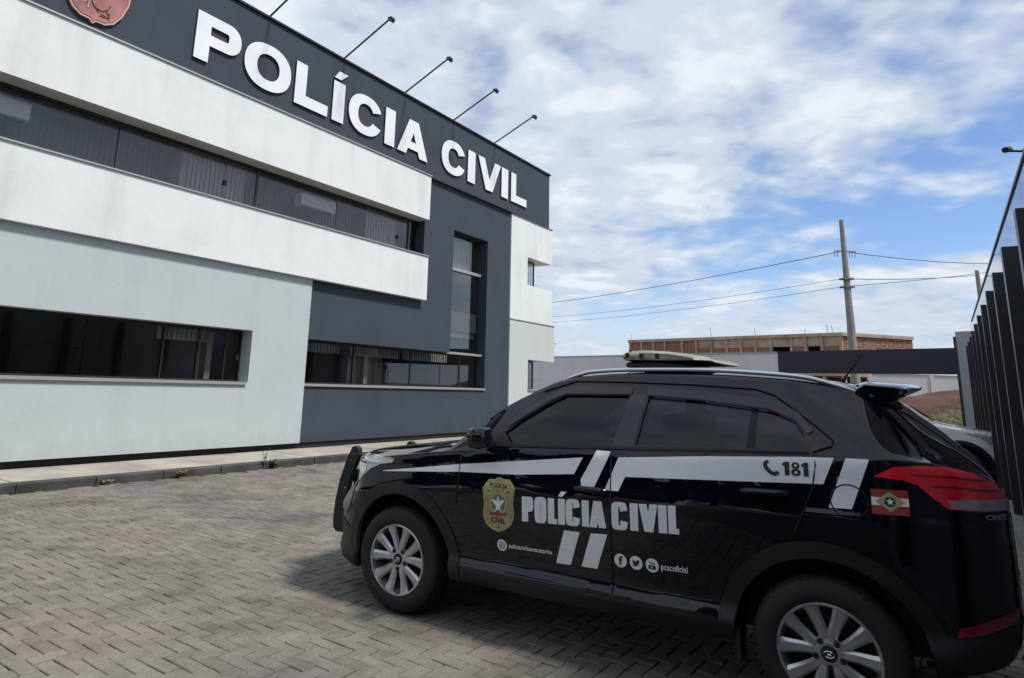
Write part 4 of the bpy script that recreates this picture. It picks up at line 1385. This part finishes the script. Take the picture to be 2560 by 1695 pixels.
# roof rails, light bar, antenna
for s in (1, -1):
    rl = Geo()
    pts = []
    for i in range(25):
        t = i / 24
        x = -1.06 - t * 1.72
        h = bvh.ray_cast(Vector((x, .585 * s, 2.5)), Vector((0, 0, -1)))
        lift = .026 * min(1, t / .12, (1 - t) / .12) - .006
        pts.append((x, .585 * s, h[0].z + lift))
    rl.tube(pts, [.008] + [.0135] * 23 + [.008], 10)
    rl.build('roof_rail', M['silver'], car, True, 40)
lb = empty('light_bar', (0, 0, 0), 0, car)
def wing(z0, sc, chord0, chord1, th):
    """streamlined bar: teardrop chord in x, spanning the roof in y"""
    vs, fs = [], []
    ys = [-.56, -.54, -.45, -.25, 0, .25, .45, .54, .56]
    prof = [(0, .35), (.03, .70), (.12, .95), (.30, 1.0), (.55, .90), (.80, .66), (.97, .40), (1, .1), (.5, 0), (.03, 0)]
    for y in ys:
        e = 1 - max(0, (abs(y) - .50) / .06) * .35
        sweep = .06 * (abs(y) / .56) ** 2
        for u, v in prof:
            vs.append((chord0 - sweep + (chord1 - chord0) * (.5 + (u - .5) * e * sc), y * sc, z0 + th * v * e))
    k_ = len(prof)
    for i in range(len(ys) - 1):
        for j in range(k_):
            fs.append((i * k_ + j, i * k_ + (j + 1) % k_, (i + 1) * k_ + (j + 1) % k_, (i + 1) * k_ + j))
    fs += [tuple(range(k_)), tuple(range((len(ys) - 1) * k_, len(ys) * k_))]
    return Geo().add(vs, fs)
wing(1.724, 1.0, -1.42, -1.98, .066).build('lens', M['bar_top'], lb, True, 40)
wing(1.678, .97, -1.425, -1.975, .046).build('base', M['black'], lb, True, 40)
bpy.data.objects.remove(lb)
for o in [o for o in col.objects if o.name.startswith(('lens', 'base')) and o.parent is None and o.type == 'MESH']:
    o.parent = car
    o.name = 'light_bar' if o.name.startswith('lens') else 'light_bar_base'
for k_ in range(5):
    y_ = -.44 + k_ * .22
    Geo().box(-1.56, -1.50, y_ - .004, y_ + .004, 1.72, 1.7925).build('light_bar_rib', M['trim'], car)
for x_ in (-1.53, -1.62, -1.72):
    Geo().box(x_ - .012, x_ + .012, .557, .5665, 1.735, 1.765).build('light_bar_mark', M['trim'], car)
ft = Geo()
for y in (-.45, .45):
    ft.box(-1.62, -1.52, y - .05, y + .05, 1.64, 1.69)
ft.build('light_bar_foot', M['chrome'], car)
Geo().tube([(-2.68, 0, 1.625), (-2.70, 0, 1.66), (-2.80, 0, 1.80)], [.02, .007, .003], 6).build('antenna', M['black'], car)
# mirrors
for s in (1, -1):
    mg = Geo()
    prof = [(-.60, 1.15), (-.585, 1.20), (-.62, 1.255), (-.70, 1.275), (-.76, 1.262), (-.772, 1.20), (-.765, 1.145), (-.70, 1.128), (-.63, 1.130)]
    secs = [(.905, .55), (.93, .85), (.99, 1.0), (1.05, .97), (1.085, .75), (1.095, .4)]
    vs, fs = [], []
    for y, kk in secs:
        for (x, z) in prof:
            vs.append((-.69 + (x + .69) * kk - .25 * (y - .905), s * y, 1.20 + (z - 1.20) * kk))
    n_ = len(prof)
    for i in range(len(secs) - 1):
        for j in range(n_):
            fs.append((i * n_ + j, i * n_ + (j + 1) % n_, (i + 1) * n_ + (j + 1) % n_, (i + 1) * n_ + j))
    fs += [tuple(range(n_)), tuple(range((len(secs) - 1) * n_, len(secs) * n_))]
    mi = mg.add(vs, fs).build('mirror', M['paint'], car, True, 50)
    Geo().tube([(-.61, s * .93, 1.165), (-.625, s * 1.0, 1.17), (-.66, s * 1.07, 1.17)], [.012, .013, .008], 6).build('turn_signal', M['chrome'], mi)
    Geo().box(-.73, -.66, min(s * .84, s * .93), max(s * .84, s * .93), 1.14, 1.175).build('mirror_arm', M['trim'], mi)
# door handles
def handle(x0, x1, z0, z1, dr):
    pts = []
    for i in range(9):
        t = i / 8
        p_ = surf(x0 + (x1 - x0) * t, z0 + (z1 - z0) * t, .004 + .028 * math.sin(math.pi * t) ** .5)
        pts.append(tuple(p_))
    Geo().tube(pts, [.010] + [.017] * 7 + [.010], 8).build('handle', M['paint'], dr, True, 50)
handle(-1.30, -1.50, .950, .952, fdoor)
handle(-2.235, -2.465, 1.042, 1.05, rdoor)
patch('key_cap', [super_arc(-1.463, .955, .009, .009, 0, 6.2832, 10, 2)[:-1]], .04, M['chrome'], fdoor, skirt=.004)
# shut lines
def seam(path, r=.004, off=.0058, parent=car):
    o_ = []
    for a_, b2 in zip(path[:-1], path[1:]):
        n_ = max(1, int(math.hypot(b2[0] - a_[0], b2[1] - a_[1]) / .04))
        for i in range(n_):
            t = i / n_
            o_.append((a_[0] + (b2[0] - a_[0]) * t, a_[1] + (b2[1] - a_[1]) * t))
    o_.append(path[-1])
    Geo().tube([tuple(surf(u, v, off)) for u, v in o_], r, 5).build('shut_line', M['black'], parent)
seam([(-1.0, 1.50), (-1.22, 1.575), (-1.6, 1.582), (-2.0, 1.578), (-2.30, 1.566), (-2.40, 1.535), (-2.50, 1.462), (-2.60, 1.385), (-2.675, 1.322), (-2.665, 1.295), (-2.582, 1.262), (-2.590, 1.20), (-2.570, 1.09), (-2.525, .976), (-2.478, .88)])
seam([(-1.526, 1.18), (-1.526, .41)])
seam([(-.488, 1.07), (-.482, .95), (-.47, .75)])
seam([(-2.80, 1.60), (-2.805, 1.56), (-2.86, 1.515), (-2.93, 1.45), (-3.0, 1.36), (-3.055, 1.275)])
# fuel flap outline
gg = Geo()
fl = [surf(-2.725 + .078 * math.cos(a), 1.045 + .078 * math.sin(a), .006) for a in [2 * math.pi * i / 40 for i in range(41)]]
gg.tube([tuple(p) for p in fl], .0035, 5, caps=False)
gg.build('fuel_flap_line', M['black'], car)
# push bumper in front of the nose
pb_ = [(.80, .975), (.83, .995), (.862, .985), (.92, .87), (.975, .72), (1.01, .55), (1.02, .42), (1.015, .345), (.985, .315), (.905, .315), (.895, .34), (.90, .47), (.905, .58), (.868, .74), (.82, .86), (.785, .925)]
for s in (1, -1):
    q_ = Geo().prism([pb_], lambda u, v, d: (u, d, v), s * .36, s * .41).build('push_bumper_plate', M['trim'], car, True, 30)
    for (x, z) in ((.865, .88), (.84, .93), (.91, .66)):
        Geo().tube([(x, s * .409, z), (x, s * .414, z)], .006, 8).build('bolt', M['chrome'], q_)
pt = Geo()
for x, z in ((.97, .72), (1.0, .50)):
    pt.tube([(x - .03, -.36, z), (x - .03, .36, z)], .028, 12)
pt.build('push_bumper_tube', M['trim'], car, True, 40)

# wheels
def wheel(cx, s):
    w_ = empty('wheel', (cx, 0, WZ), 0, car)
    yo = .885
    def Y(y): return s * y
    R0 = .338
    prof = [(.225, .875), (.240, .886), (.262, .890), (.295, .886), (.318, .874), (.331, .855), (R0, .83), (R0 + .002, .77), (R0, .71), (.331, .685), (.30, .665), (.225, .67)]
    Geo().lathe_y([(r_, Y(y)) for r_, y in prof], 0, 0, 64).build('tyre', M['rubber'], w_, True, 50)
    tg = Geo()
    for k_ in range(56):
        a = 2 * math.pi * k_ / 56
        for y0, y1, r0, r1, r2 in ((.79, .862, .3395, .332, .322),):
            da = .026
            vs = []
            for aa in (a, a + da):
                for y, r_ in ((.785, .3425), (.835, .341), (.868, .328)):
                    vs.append((r_ * math.cos(aa), Y(y), r_ * math.sin(aa)))
            for aa in (a, a + da):
                for y, r_ in ((.785, .333), (.835, .333), (.862, .318)):
                    vs.append((r_ * math.cos(aa), Y(y), r_ * math.sin(aa)))
            tg.add(vs, [(0, 1, 4, 3), (1, 2, 5, 4), (0, 6, 7, 1), (1, 7, 8, 2), (3, 4, 10, 9), (4, 5, 11, 10), (2, 8, 11, 5)])
    tg.build('tread_block', M['rubber'], w_)
    rp = [(.2255, .868), (.2275, .878), (.222, .884), (.214, .882), (.209, .868), (.200, .84), (.196, .76), (.205, .69)]
    rim = Geo().lathe_y([(r_, Y(y)) for r_, y in rp], 0, 0, 64).build('rim', M['rim'], w_, True, 40)
    Geo().lathe_y([(.198, Y(.765)), (.02, Y(.765))], 0, 0, 40).build('brake_disc', M['rimdark'], w_)
    # five pairs of twisted twin spokes
    for k_ in range(5):
        for side in (-1, 1):
            a0 = 2 * math.pi * k_ / 5 + .31
            vs, fs = [], []
            path = [(.048, .20, .858, .024), (.085, .235, .864, .0245), (.125, .275, .863, .0265), (.165, .305, .867, .030), (.198, .318, .875, .035), (.214, .32, .877, .040)]
            for r_, da, y, hw in path:
                aa = a0 + side * da
                ca, sa = math.cos(aa), math.sin(aa)
                tx, tz = -sa, ca
                for o_, yy in ((-hw, y - .012), (-hw * .55, y), (hw * .55, y + .0015 * side), (hw, y - .012), (hw * .9, y - .035), (-hw * .9, y - .035)):
                    vs.append((r_ * ca + tx * o_, Y(yy), r_ * sa + tz * o_))
            for i in range(len(path) - 1):
                for j in range(6):
                    fs.append((i * 6 + j, i * 6 + (j + 1) % 6, (i + 1) * 6 + (j + 1) % 6, (i + 1) * 6 + j))
            fs += [tuple(range(6)), tuple(range(30, 36))]
            Geo().add(vs, fs).build('spoke', M['rim'], rim, True, 30)
    Geo().lathe_y([(.078, Y(.835)), (.076, Y(.856)), (.055, Y(.862)), (.036, Y(.862))], 0, 0, 32).build('hub', M['rim'], rim, True, 40)
    Geo().lathe_y([(.035, Y(.855)), (.034, Y(.868)), (.028, Y(.871)), (.0005, Y(.872))], 0, 0, 28).build('hub_cap', M['black'], rim, True, 40)
    em = Geo()
    el_ = [(.022 * math.cos(a), .014 * math.sin(a)) for a in [2 * math.pi * i / 20 for i in range(21)]]
    em.tube([(x, Y(.873), z) for x, z in el_], .0018, 4, caps=False)
    em.tube([(-.009, Y(.873), -.009), (-.005, Y(.873), .010)], .0022, 4)
    em.tube([(.005, Y(.873), -.010), (.009, Y(.873), .009)], .0022, 4)
    em.tube([(-.007, Y(.873), -.002), (.007, Y(.873), .002)], .002, 4)
    em.build('hub_emblem', M['chrome'], rim)
    for k_ in range(5):
        a = 2 * math.pi * k_ / 5 + .31 + math.pi / 5 * 0
        a += math.pi / 5
        x, z = .060 * math.cos(a), .060 * math.sin(a)
        Geo().lathe_y([(.0145, Y(.857)), (.0145, Y(.864)), (.010, Y(.864)), (.010, Y(.850))], x, z, 12).build('lug_seat', M['rimdark'], rim)
        Geo().lathe_y([(.009, Y(.85)), (.009, Y(.867)), (.0005, Y(.868))], x, z, 6).build('lug_nut', M['rimdark'], rim)
    return w_
for cx in (0, -2.59):
    for s in (1, -1):
        wheel(cx, s)
# cabin
for s in (.36, -.36):
    st = Geo()
    st.prism([[(-1.25, .80), (-1.75, .80), (-1.82, 1.16), (-1.76, 1.20), (-1.68, 1.16), (-1.62, .95), (-1.27, .94)]], lambda u, v, d: (u, d, v), s - .24, s + .24)
    st.prism([[(-1.74, 1.22), (-1.72, 1.37), (-1.77, 1.40), (-1.83, 1.37), (-1.82, 1.22)]], lambda u, v, d: (u, d, v), s - .12, s + .12)
    st.build('seat', M['seat'], car)
st = Geo()
st.prism([[(-2.05, .80), (-2.55, .80), (-2.64, 1.20), (-2.54, 1.20), (-2.45, .95), (-2.07, .93)]], lambda u, v, d: (u, d, v), -.60, .60)
for s in (.38, -.38):
    st.prism([[(-2.56, 1.21), (-2.54, 1.33), (-2.58, 1.35), (-2.64, 1.33), (-2.63, 1.21)]], lambda u, v, d: (u, d, v), s - .12, s + .12)
st.build('rear_seat', M['seat'], car)
sw = Geo()
sw.tube([(-1.07 - .10 * math.sin(a), .36 + .185 * math.cos(a), 1.12 + .155 * math.sin(a)) for a in [2 * math.pi * i / 24 for i in range(25)]], .016, 6, caps=False)
sw.tube([(-1.07, .36, 1.12), (-.85, .36, 1.0)], .03, 8)
sw.box(-1.085, -1.055, .20, .52, 1.10, 1.135)
sw.build('steering_wheel', M['trim'], car)
Geo().box(-.98, -.64, -.72, .72, .80, 1.13).build('dashboard', M['trim'], car)

# ------------------------------------------------------------------ markings on the flank
def deco(name, loops, mat, off=.0062, grid=.035, parent=car):
    return patch(name, loops, off, mat, parent, grid=grid, skirt=.0025)
deco('stripe', [[(.172, .903), (-.482, 1.008), (-1.351, 1.128), (-1.297, 1.028), (-.9, .985), (-.484, .960), (.172, .898)]], M['decal_white'], parent=car)
deco('stripe', [[(-1.437, 1.176), (-1.526, 1.176), (-1.43, .978), (-1.415, .966), (-1.345, .966), (-1.34, 1.0)]], M['decal_white'])
deco('stripe', [[(-1.571, 1.148), (-2.05, 1.196), (-2.525, 1.234), (-2.674, 1.243), (-2.62, 1.115), (-2.2, 1.085), (-1.612, 1.045), (-1.571, .962), (-1.489, .960)]], M['decal_white'])
deco('stripe', [[(-2.724, 1.246), (-2.823, 1.247), (-2.735, 1.012), (-2.637, 1.008)]], M['decal_white'])
deco('stripe', [[(-1.236, .705), (-1.334, .708), (-1.271, .517), (-1.177, .512)]], M['decal_grey'])
deco('stripe', [[(-1.404, .713), (-1.503, .720), (-1.434, .523), (-1.339, .521)]], M['decal_grey'])
# POLÍCIA CIVIL, condensed heavy capitals; baseline rises slightly towards the rear
bx0, bz0, bx1, bz1 = -.957, .718, -1.906, .779
hh_ = .146
def car_letter(ch, u0, u1, accent=False, t=.30, b=.17, e=4.5):
    Lt = 1.0
    w_ = (u1 - u0) / hh_
    loops = glyph(ch, w_, t, b, e)
    if accent:
        loops = loops + [[(u * t, .02 + v * .985) for u, v in ACCENT]]
    k_ = (bz1 - bz0) / abs(bx1 - bx0)
    lo = [[(bx0 - (u0 + u * hh_), bz0 + k_ * (u0 + u * hh_) + v * hh_) for u, v in lp] for lp in loops]
    deco('letter', lo, M['decal_grey'], grid=.05)
def px_u(x):          # picture column (crop of the door) -> distance along the line
    return x
adv = [('P', 0, .078), ('O', .086, .166), ('L', .176, .236), ('I*', .243, .287), ('C', .292, .381), ('I', .394, .438), ('A', .441, .541), ('C', .574, .668), ('I', .683, .729), ('V', .735, .840), ('I', .843, .889), ('L', .897, .953)]
for ch, a, b_ in adv:
    if ch[0] == 'I':
        car_letter('I', a, b_, accent=ch.endswith('*'), t=(b_ - a) / hh_)
    else:
        car_letter(ch, a, b_, t=.285 if ch != 'A' and ch != 'V' else .27)
def deco_text(name, txt, x, z, h, mat, bold=0.0, slope=0.0, width=None, off=.0075, sx=1.0, parent=car):
    vs, fs = text_tris(txt, 1.0, bold)
    if not vs: return
    mx_ = max(v[0] for v in vs); mn = min(v[0] for v in vs); my = max(v[1] for v in vs)
    k_ = h
    kx = (width / (mx_ - mn)) if width else h * sx
    return patch(name, None, off, mat, parent, skirt=0, tris=([(x - (u - mn) * kx, z + v * k_ + slope * (u - mn) * kx) for u, v in vs], fs))
def disc(x, z, r, n=24):
    return super_arc(x, z, r, r, 0, 2 * math.pi, n, 2)[:-1]
# telephone number
ONE = [[(.13, 0), (.46, 0), (.46, 1), (.20, 1), (0, .85), (0, .66), (.13, .72)]]
EIGHT = [super_arc(.31, .745, .265, .24, 0, 2 * math.pi, 30, 2.4)[:-1], super_arc(.31, .755, .10, .105, 0, 2 * math.pi, 20, 2.2)[:-1], super_arc(.31, .248, .31, .252, 0, 2 * math.pi, 30, 2.4)[:-1], super_arc(.31, .248, .115, .11, 0, 2 * math.pi, 20, 2.2)[:-1]]
for g_, u0 in ((ONE, 0), (EIGHT, .57), (ONE, 1.27)):
    deco('digit', [[(-2.440 - (u0 + u) * .068, 1.140 + .03 * (u0 + u) * .068 + v * .066) for u, v in lp] for lp in g_], M['badge_dark'], off=.0085, grid=.05)
ph = [(-2.364, 1.205), (-2.352, 1.196), (-2.347, 1.178), (-2.356, 1.158), (-2.375, 1.140), (-2.398, 1.131), (-2.417, 1.137), (-2.424, 1.150), (-2.412, 1.158), (-2.398, 1.150), (-2.384, 1.158), (-2.371, 1.174), (-2.366, 1.186), (-2.376, 1.197), (-2.372, 1.207)]
deco('phone_symbol', [ph], M['badge_dark'], off=.0085, grid=.05)
# badge on the front door
def badge_pts(k=1.0):
    h2 = [(0, .162), (.03, .150), (.075, .148), (.095, .125), (.117, .095), (.110, .055), (.104, .0), (.112, -.045), (.108, -.085), (.085, -.125), (.045, -.152), (0, -.166)]
    r_ = [(x * k, z * k) for x, z in h2]
    return r_ + [(-x, z) for x, z in r_[::-1][1:-1]]
bcx, bcz = -.790, .797
bd = deco('badge', [[(bcx + x, bcz + z - .08 * x) for x, z in badge_pts()]], M['gold2'], grid=.03)
B_ = lambda x, z: (bcx - x, bcz + z + .05 * x)
deco('badge_field', [[B_(x, z) for x, z in badge_pts(.93)]], M['gold'], off=.0078, parent=bd)
deco('badge_wreath', [[B_(.062 * math.cos(a), .005 + .068 * math.sin(a)) for a in [2 * math.pi * i / 30 for i in range(30)]], [B_(.052 * math.cos(a), .005 + .057 * math.sin(a)) for a in [2 * math.pi * i / 30 for i in range(30)]]], M['gold2'], off=.0090, parent=bd)
deco('badge_disc', [[B_(.052 * math.cos(a), .005 + .057 * math.sin(a)) for a in [2 * math.pi * i / 30 for i in range(30)]]], M['green'], off=.0088, parent=bd)
eagle = [(0, .052), (.007, .03), (.01, .018), (.040, .030), (.045, .022), (.018, -.008), (.014, -.028), (.026, -.046), (-.026, -.046), (-.014, -.028), (-.018, -.008), (-.045, .022), (-.040, .030), (-.01, .018), (-.007, .03)]
deco('badge_eagle', [[B_(x, z) for x, z in eagle]], M['decal_grey'], off=.0100, grid=.05, parent=bd)
deco('badge_ribbon', [[B_(x, z) for x, z in [(-.062, -.045), (-.03, -.052), (0, -.03), (.03, -.052), (.062, -.045), (.056, -.066), (.02, -.064), (0, -.074), (-.02, -.064), (-.056, -.066)]]], M['badge_red'], off=.0105, grid=.05, parent=bd)
deco_text('badge_text', 'POLÍCIA', bcx + .062, bcz + .098, .034, M['badge_dark'], bold=.02, width=.126, off=.0095, parent=bd)
deco_text('badge_text', 'CIVIL', bcx + .052, bcz - .112, .044, M['badge_dark'], bold=.03, width=.105, off=.0095, parent=bd)
for x, z in ((-.072, .075), (.072, .075), (0, -.138), (0, .074)):
    deco('badge_star', [[B_(x + .006 * math.cos(a), z + .006 * math.sin(a)) for a in [2 * math.pi * i / 8 for i in range(8)]]], M['badge_dark'], off=.0095, grid=.05, parent=bd)
# social media marks
ic = deco('round_symbol', [disc(-.812, .556, .033)], M['decal_white'])
def rrect(x, z, a, b, e=5):
    return super_arc(x, z, a, b, 0, 2 * math.pi, 24, e)[:-1]
deco('symbol_mark', [rrect(-.812, .556, .020, .020), rrect(-.812, .556, .0155, .0155)], M['badge_dark'], off=.0080, grid=.05, parent=ic)
deco('symbol_mark', [disc(-.812, .556, .0095, 16), disc(-.812, .556, .006, 16)], M['badge_dark'], off=.0080, grid=.05, parent=ic)
deco_text('handle_text', 'policiacivilsantacatarina', -.862, .549, .036, M['decal_grey'], bold=.012, slope=.028, width=.292)
for k_, (x, z) in enumerate(((-1.575, .592), (-1.664, .594), (-1.754, .596))):
    ic = deco('round_symbol', [disc(x, z, .036)], M['decal_white'])
    if k_ == 0:
        deco_text('symbol_mark', 'f', x + .010, z - .020, .062, M['badge_dark'], bold=.04, off=.0085, parent=ic)
    elif k_ == 1:
        bird = [(.022, .010), (.016, .014), (.010, .018), (.004, .014), (.002, .006), (-.010, .010), (-.020, .016), (-.020, .006), (-.016, .000), (-.019, -.003), (-.012, -.009), (-.022, -.013), (-.008, -.018), (.006, -.014), (.015, -.002), (.017, .005)]
        deco('symbol_mark', [[(x - u, z + v) for u, v in bird]], M['badge_dark'], off=.0080, grid=.05, parent=ic)
    else:
        deco_text('symbol_mark', 'You', x + .018, z + .006, .022, M['badge_dark'], bold=.02, off=.0085, parent=ic, width=.034)
        deco('symbol_mark', [rrect(x, z - .010, .021, .011, 4), [(x + .006, z - .004), (x + .006, z - .016), (x - .008, z - .010)]], M['badge_dark'], off=.0080, grid=.05, parent=ic)
deco_text('handle_text', 'pcscoficial', -1.803, .584, .045, M['decal_grey'], bold=.015, slope=.04, width=.142)
# state flag near the tail lamp
fx0, fx1 = -2.818, -2.968
def FP(u, v):           # u 0..1 towards the rear, v 0..1 up
    return (fx0 + (fx1 - fx0) * u, 1.002 + .113 * v + .004 * u)
flg = deco('flag', [[FP(0, 0), FP(1, 0), FP(1, 1), FP(0, 1)]], M['flag_red'])
deco('flag_band', [[FP(0, .36), FP(1, .36), FP(1, .68), FP(0, .68)]], M['decal_grey'], off=.0078, parent=flg)
deco('flag_lozenge', [[FP(.5, .12), FP(.9, .52), FP(.5, .92), FP(.1, .52)]], M['flag_green'], off=.0090, grid=.05, parent=flg)
deco('flag_arms', [[FP(.5 + .15 * math.cos(a), .52 + .2 * math.sin(a)) for a in [2 * math.pi * i / 16 for i in range(16)]]], M['badge_dark'], off=.0098, grid=.05, parent=flg)
deco('flag_star', [[FP(.5 + (.12 if i % 2 == 0 else .05) * math.cos(a), .52 + (.16 if i % 2 == 0 else .07) * math.sin(a)) for i, a in enumerate([2 * math.pi * i / 10 + math.pi / 2 for i in range(10)])]], M['decal_grey'], off=.0106, grid=.05, parent=flg)
deco_text('model_lettering', 'CRETA', -3.255, 1.012, .030, M['chrome'], bold=.02, width=.11, off=.010)
# ------------------------------------------------------------------ second vehicle parked beyond the first
M['white_paint'] = plain('white_car_paint', (0.80, 0.80, 0.78), 0.3, coat=1.0)
skip = ('stripe', 'letter', 'badge', 'flag', 'number', 'phone_symbol', 'round_symbol', 'symbol_mark', 'handle_text', 'model_lettering', 'light_bar', 'push_bumper', 'bolt', 'antenna', 'key_cap', 'digit')
hp = ray_pt(2366, 1068, 1); v_ = (hp - camp); hp = camp + v_ * ((1.04 - camp.z) / v_.z)
C2Y = CAR_YAW + math.pi
c2F = Vector((math.cos(C2Y), math.sin(C2Y), 0)); c2L = Vector((-math.sin(C2Y), math.cos(C2Y), 0))
car2 = empty('parked_car', Vector((hp.x, hp.y, 0)) + c2F * .15, C2Y)
tag(car2, 'white car parked far back near the gateway, mostly hidden by the police SUV', 'car')
def copy_tree(o, parent):
    if o.name.startswith(skip):
        return
    c_ = o.copy()
    col.objects.link(c_)
    c_.parent = parent
    if c_.type == 'MESH':
        for sl in c_.material_slots:
            if sl.material == M['paint']:
                sl.link = 'OBJECT'
                sl.material = M['white_paint']
    for k_ in ('label',):
        if k_ in c_:
            del c_[k_]
    for ch in o.children:
        copy_tree(ch, c_)
for ch in list(car.children):
    copy_tree(ch, car2)

# ------------------------------------------------------------------ unseen trees outside the yard, behind the viewpoint (they show in the glass and paint)
M['foliage'] = plain('foliage', (0.035, 0.05, 0.022), .8, var=.4, vscale=1.5)
tr_ = random.Random(21)
gg = Geo()
spots = [(-13 - tr_.uniform(0, 4), n_ + tr_.uniform(-.6, .6), tr_.uniform(4.2, 6.2)) for n_ in range(-16, 8, 3)] + [(s_ + tr_.uniform(-1, 1), 7 + tr_.uniform(0, 5), tr_.uniform(4.5, 6.5)) for s_ in range(-8, 26, 4)]  # first row, at the yard's end, added so the car's flank reflects dark
for s_, n_, h in spots:
    b_ = sn(s_, n_, -.07)
    gg.tube([b_, b_ + Vector((0, 0, h * .55))], [.16, .08], 6)
    for q in range(900):
        d_ = Vector((tr_.gauss(0, 1), tr_.gauss(0, 1), tr_.gauss(0, 1))).normalized() * (tr_.random() ** .4)
        c_ = b_ + Vector((d_.x * 1.9, d_.y * 1.9, h * .6 + d_.z * h * .42))
        a_ = Vector((tr_.gauss(0, 1), tr_.gauss(0, 1), tr_.gauss(0, 1))).normalized() * .34
        e_ = a_.orthogonal().normalized() * .28
        gg.add([c_ - a_, c_ + e_, c_ + a_, c_ - e_], [(0, 1, 2, 3)])
wd = put('unseen_tree_belt', bpy.data.meshes.new('unseen_tree_belt'), M['foliage'])
wd.data.from_pydata(gg.v, [], gg.f)
tag(wd, kind='stuff')
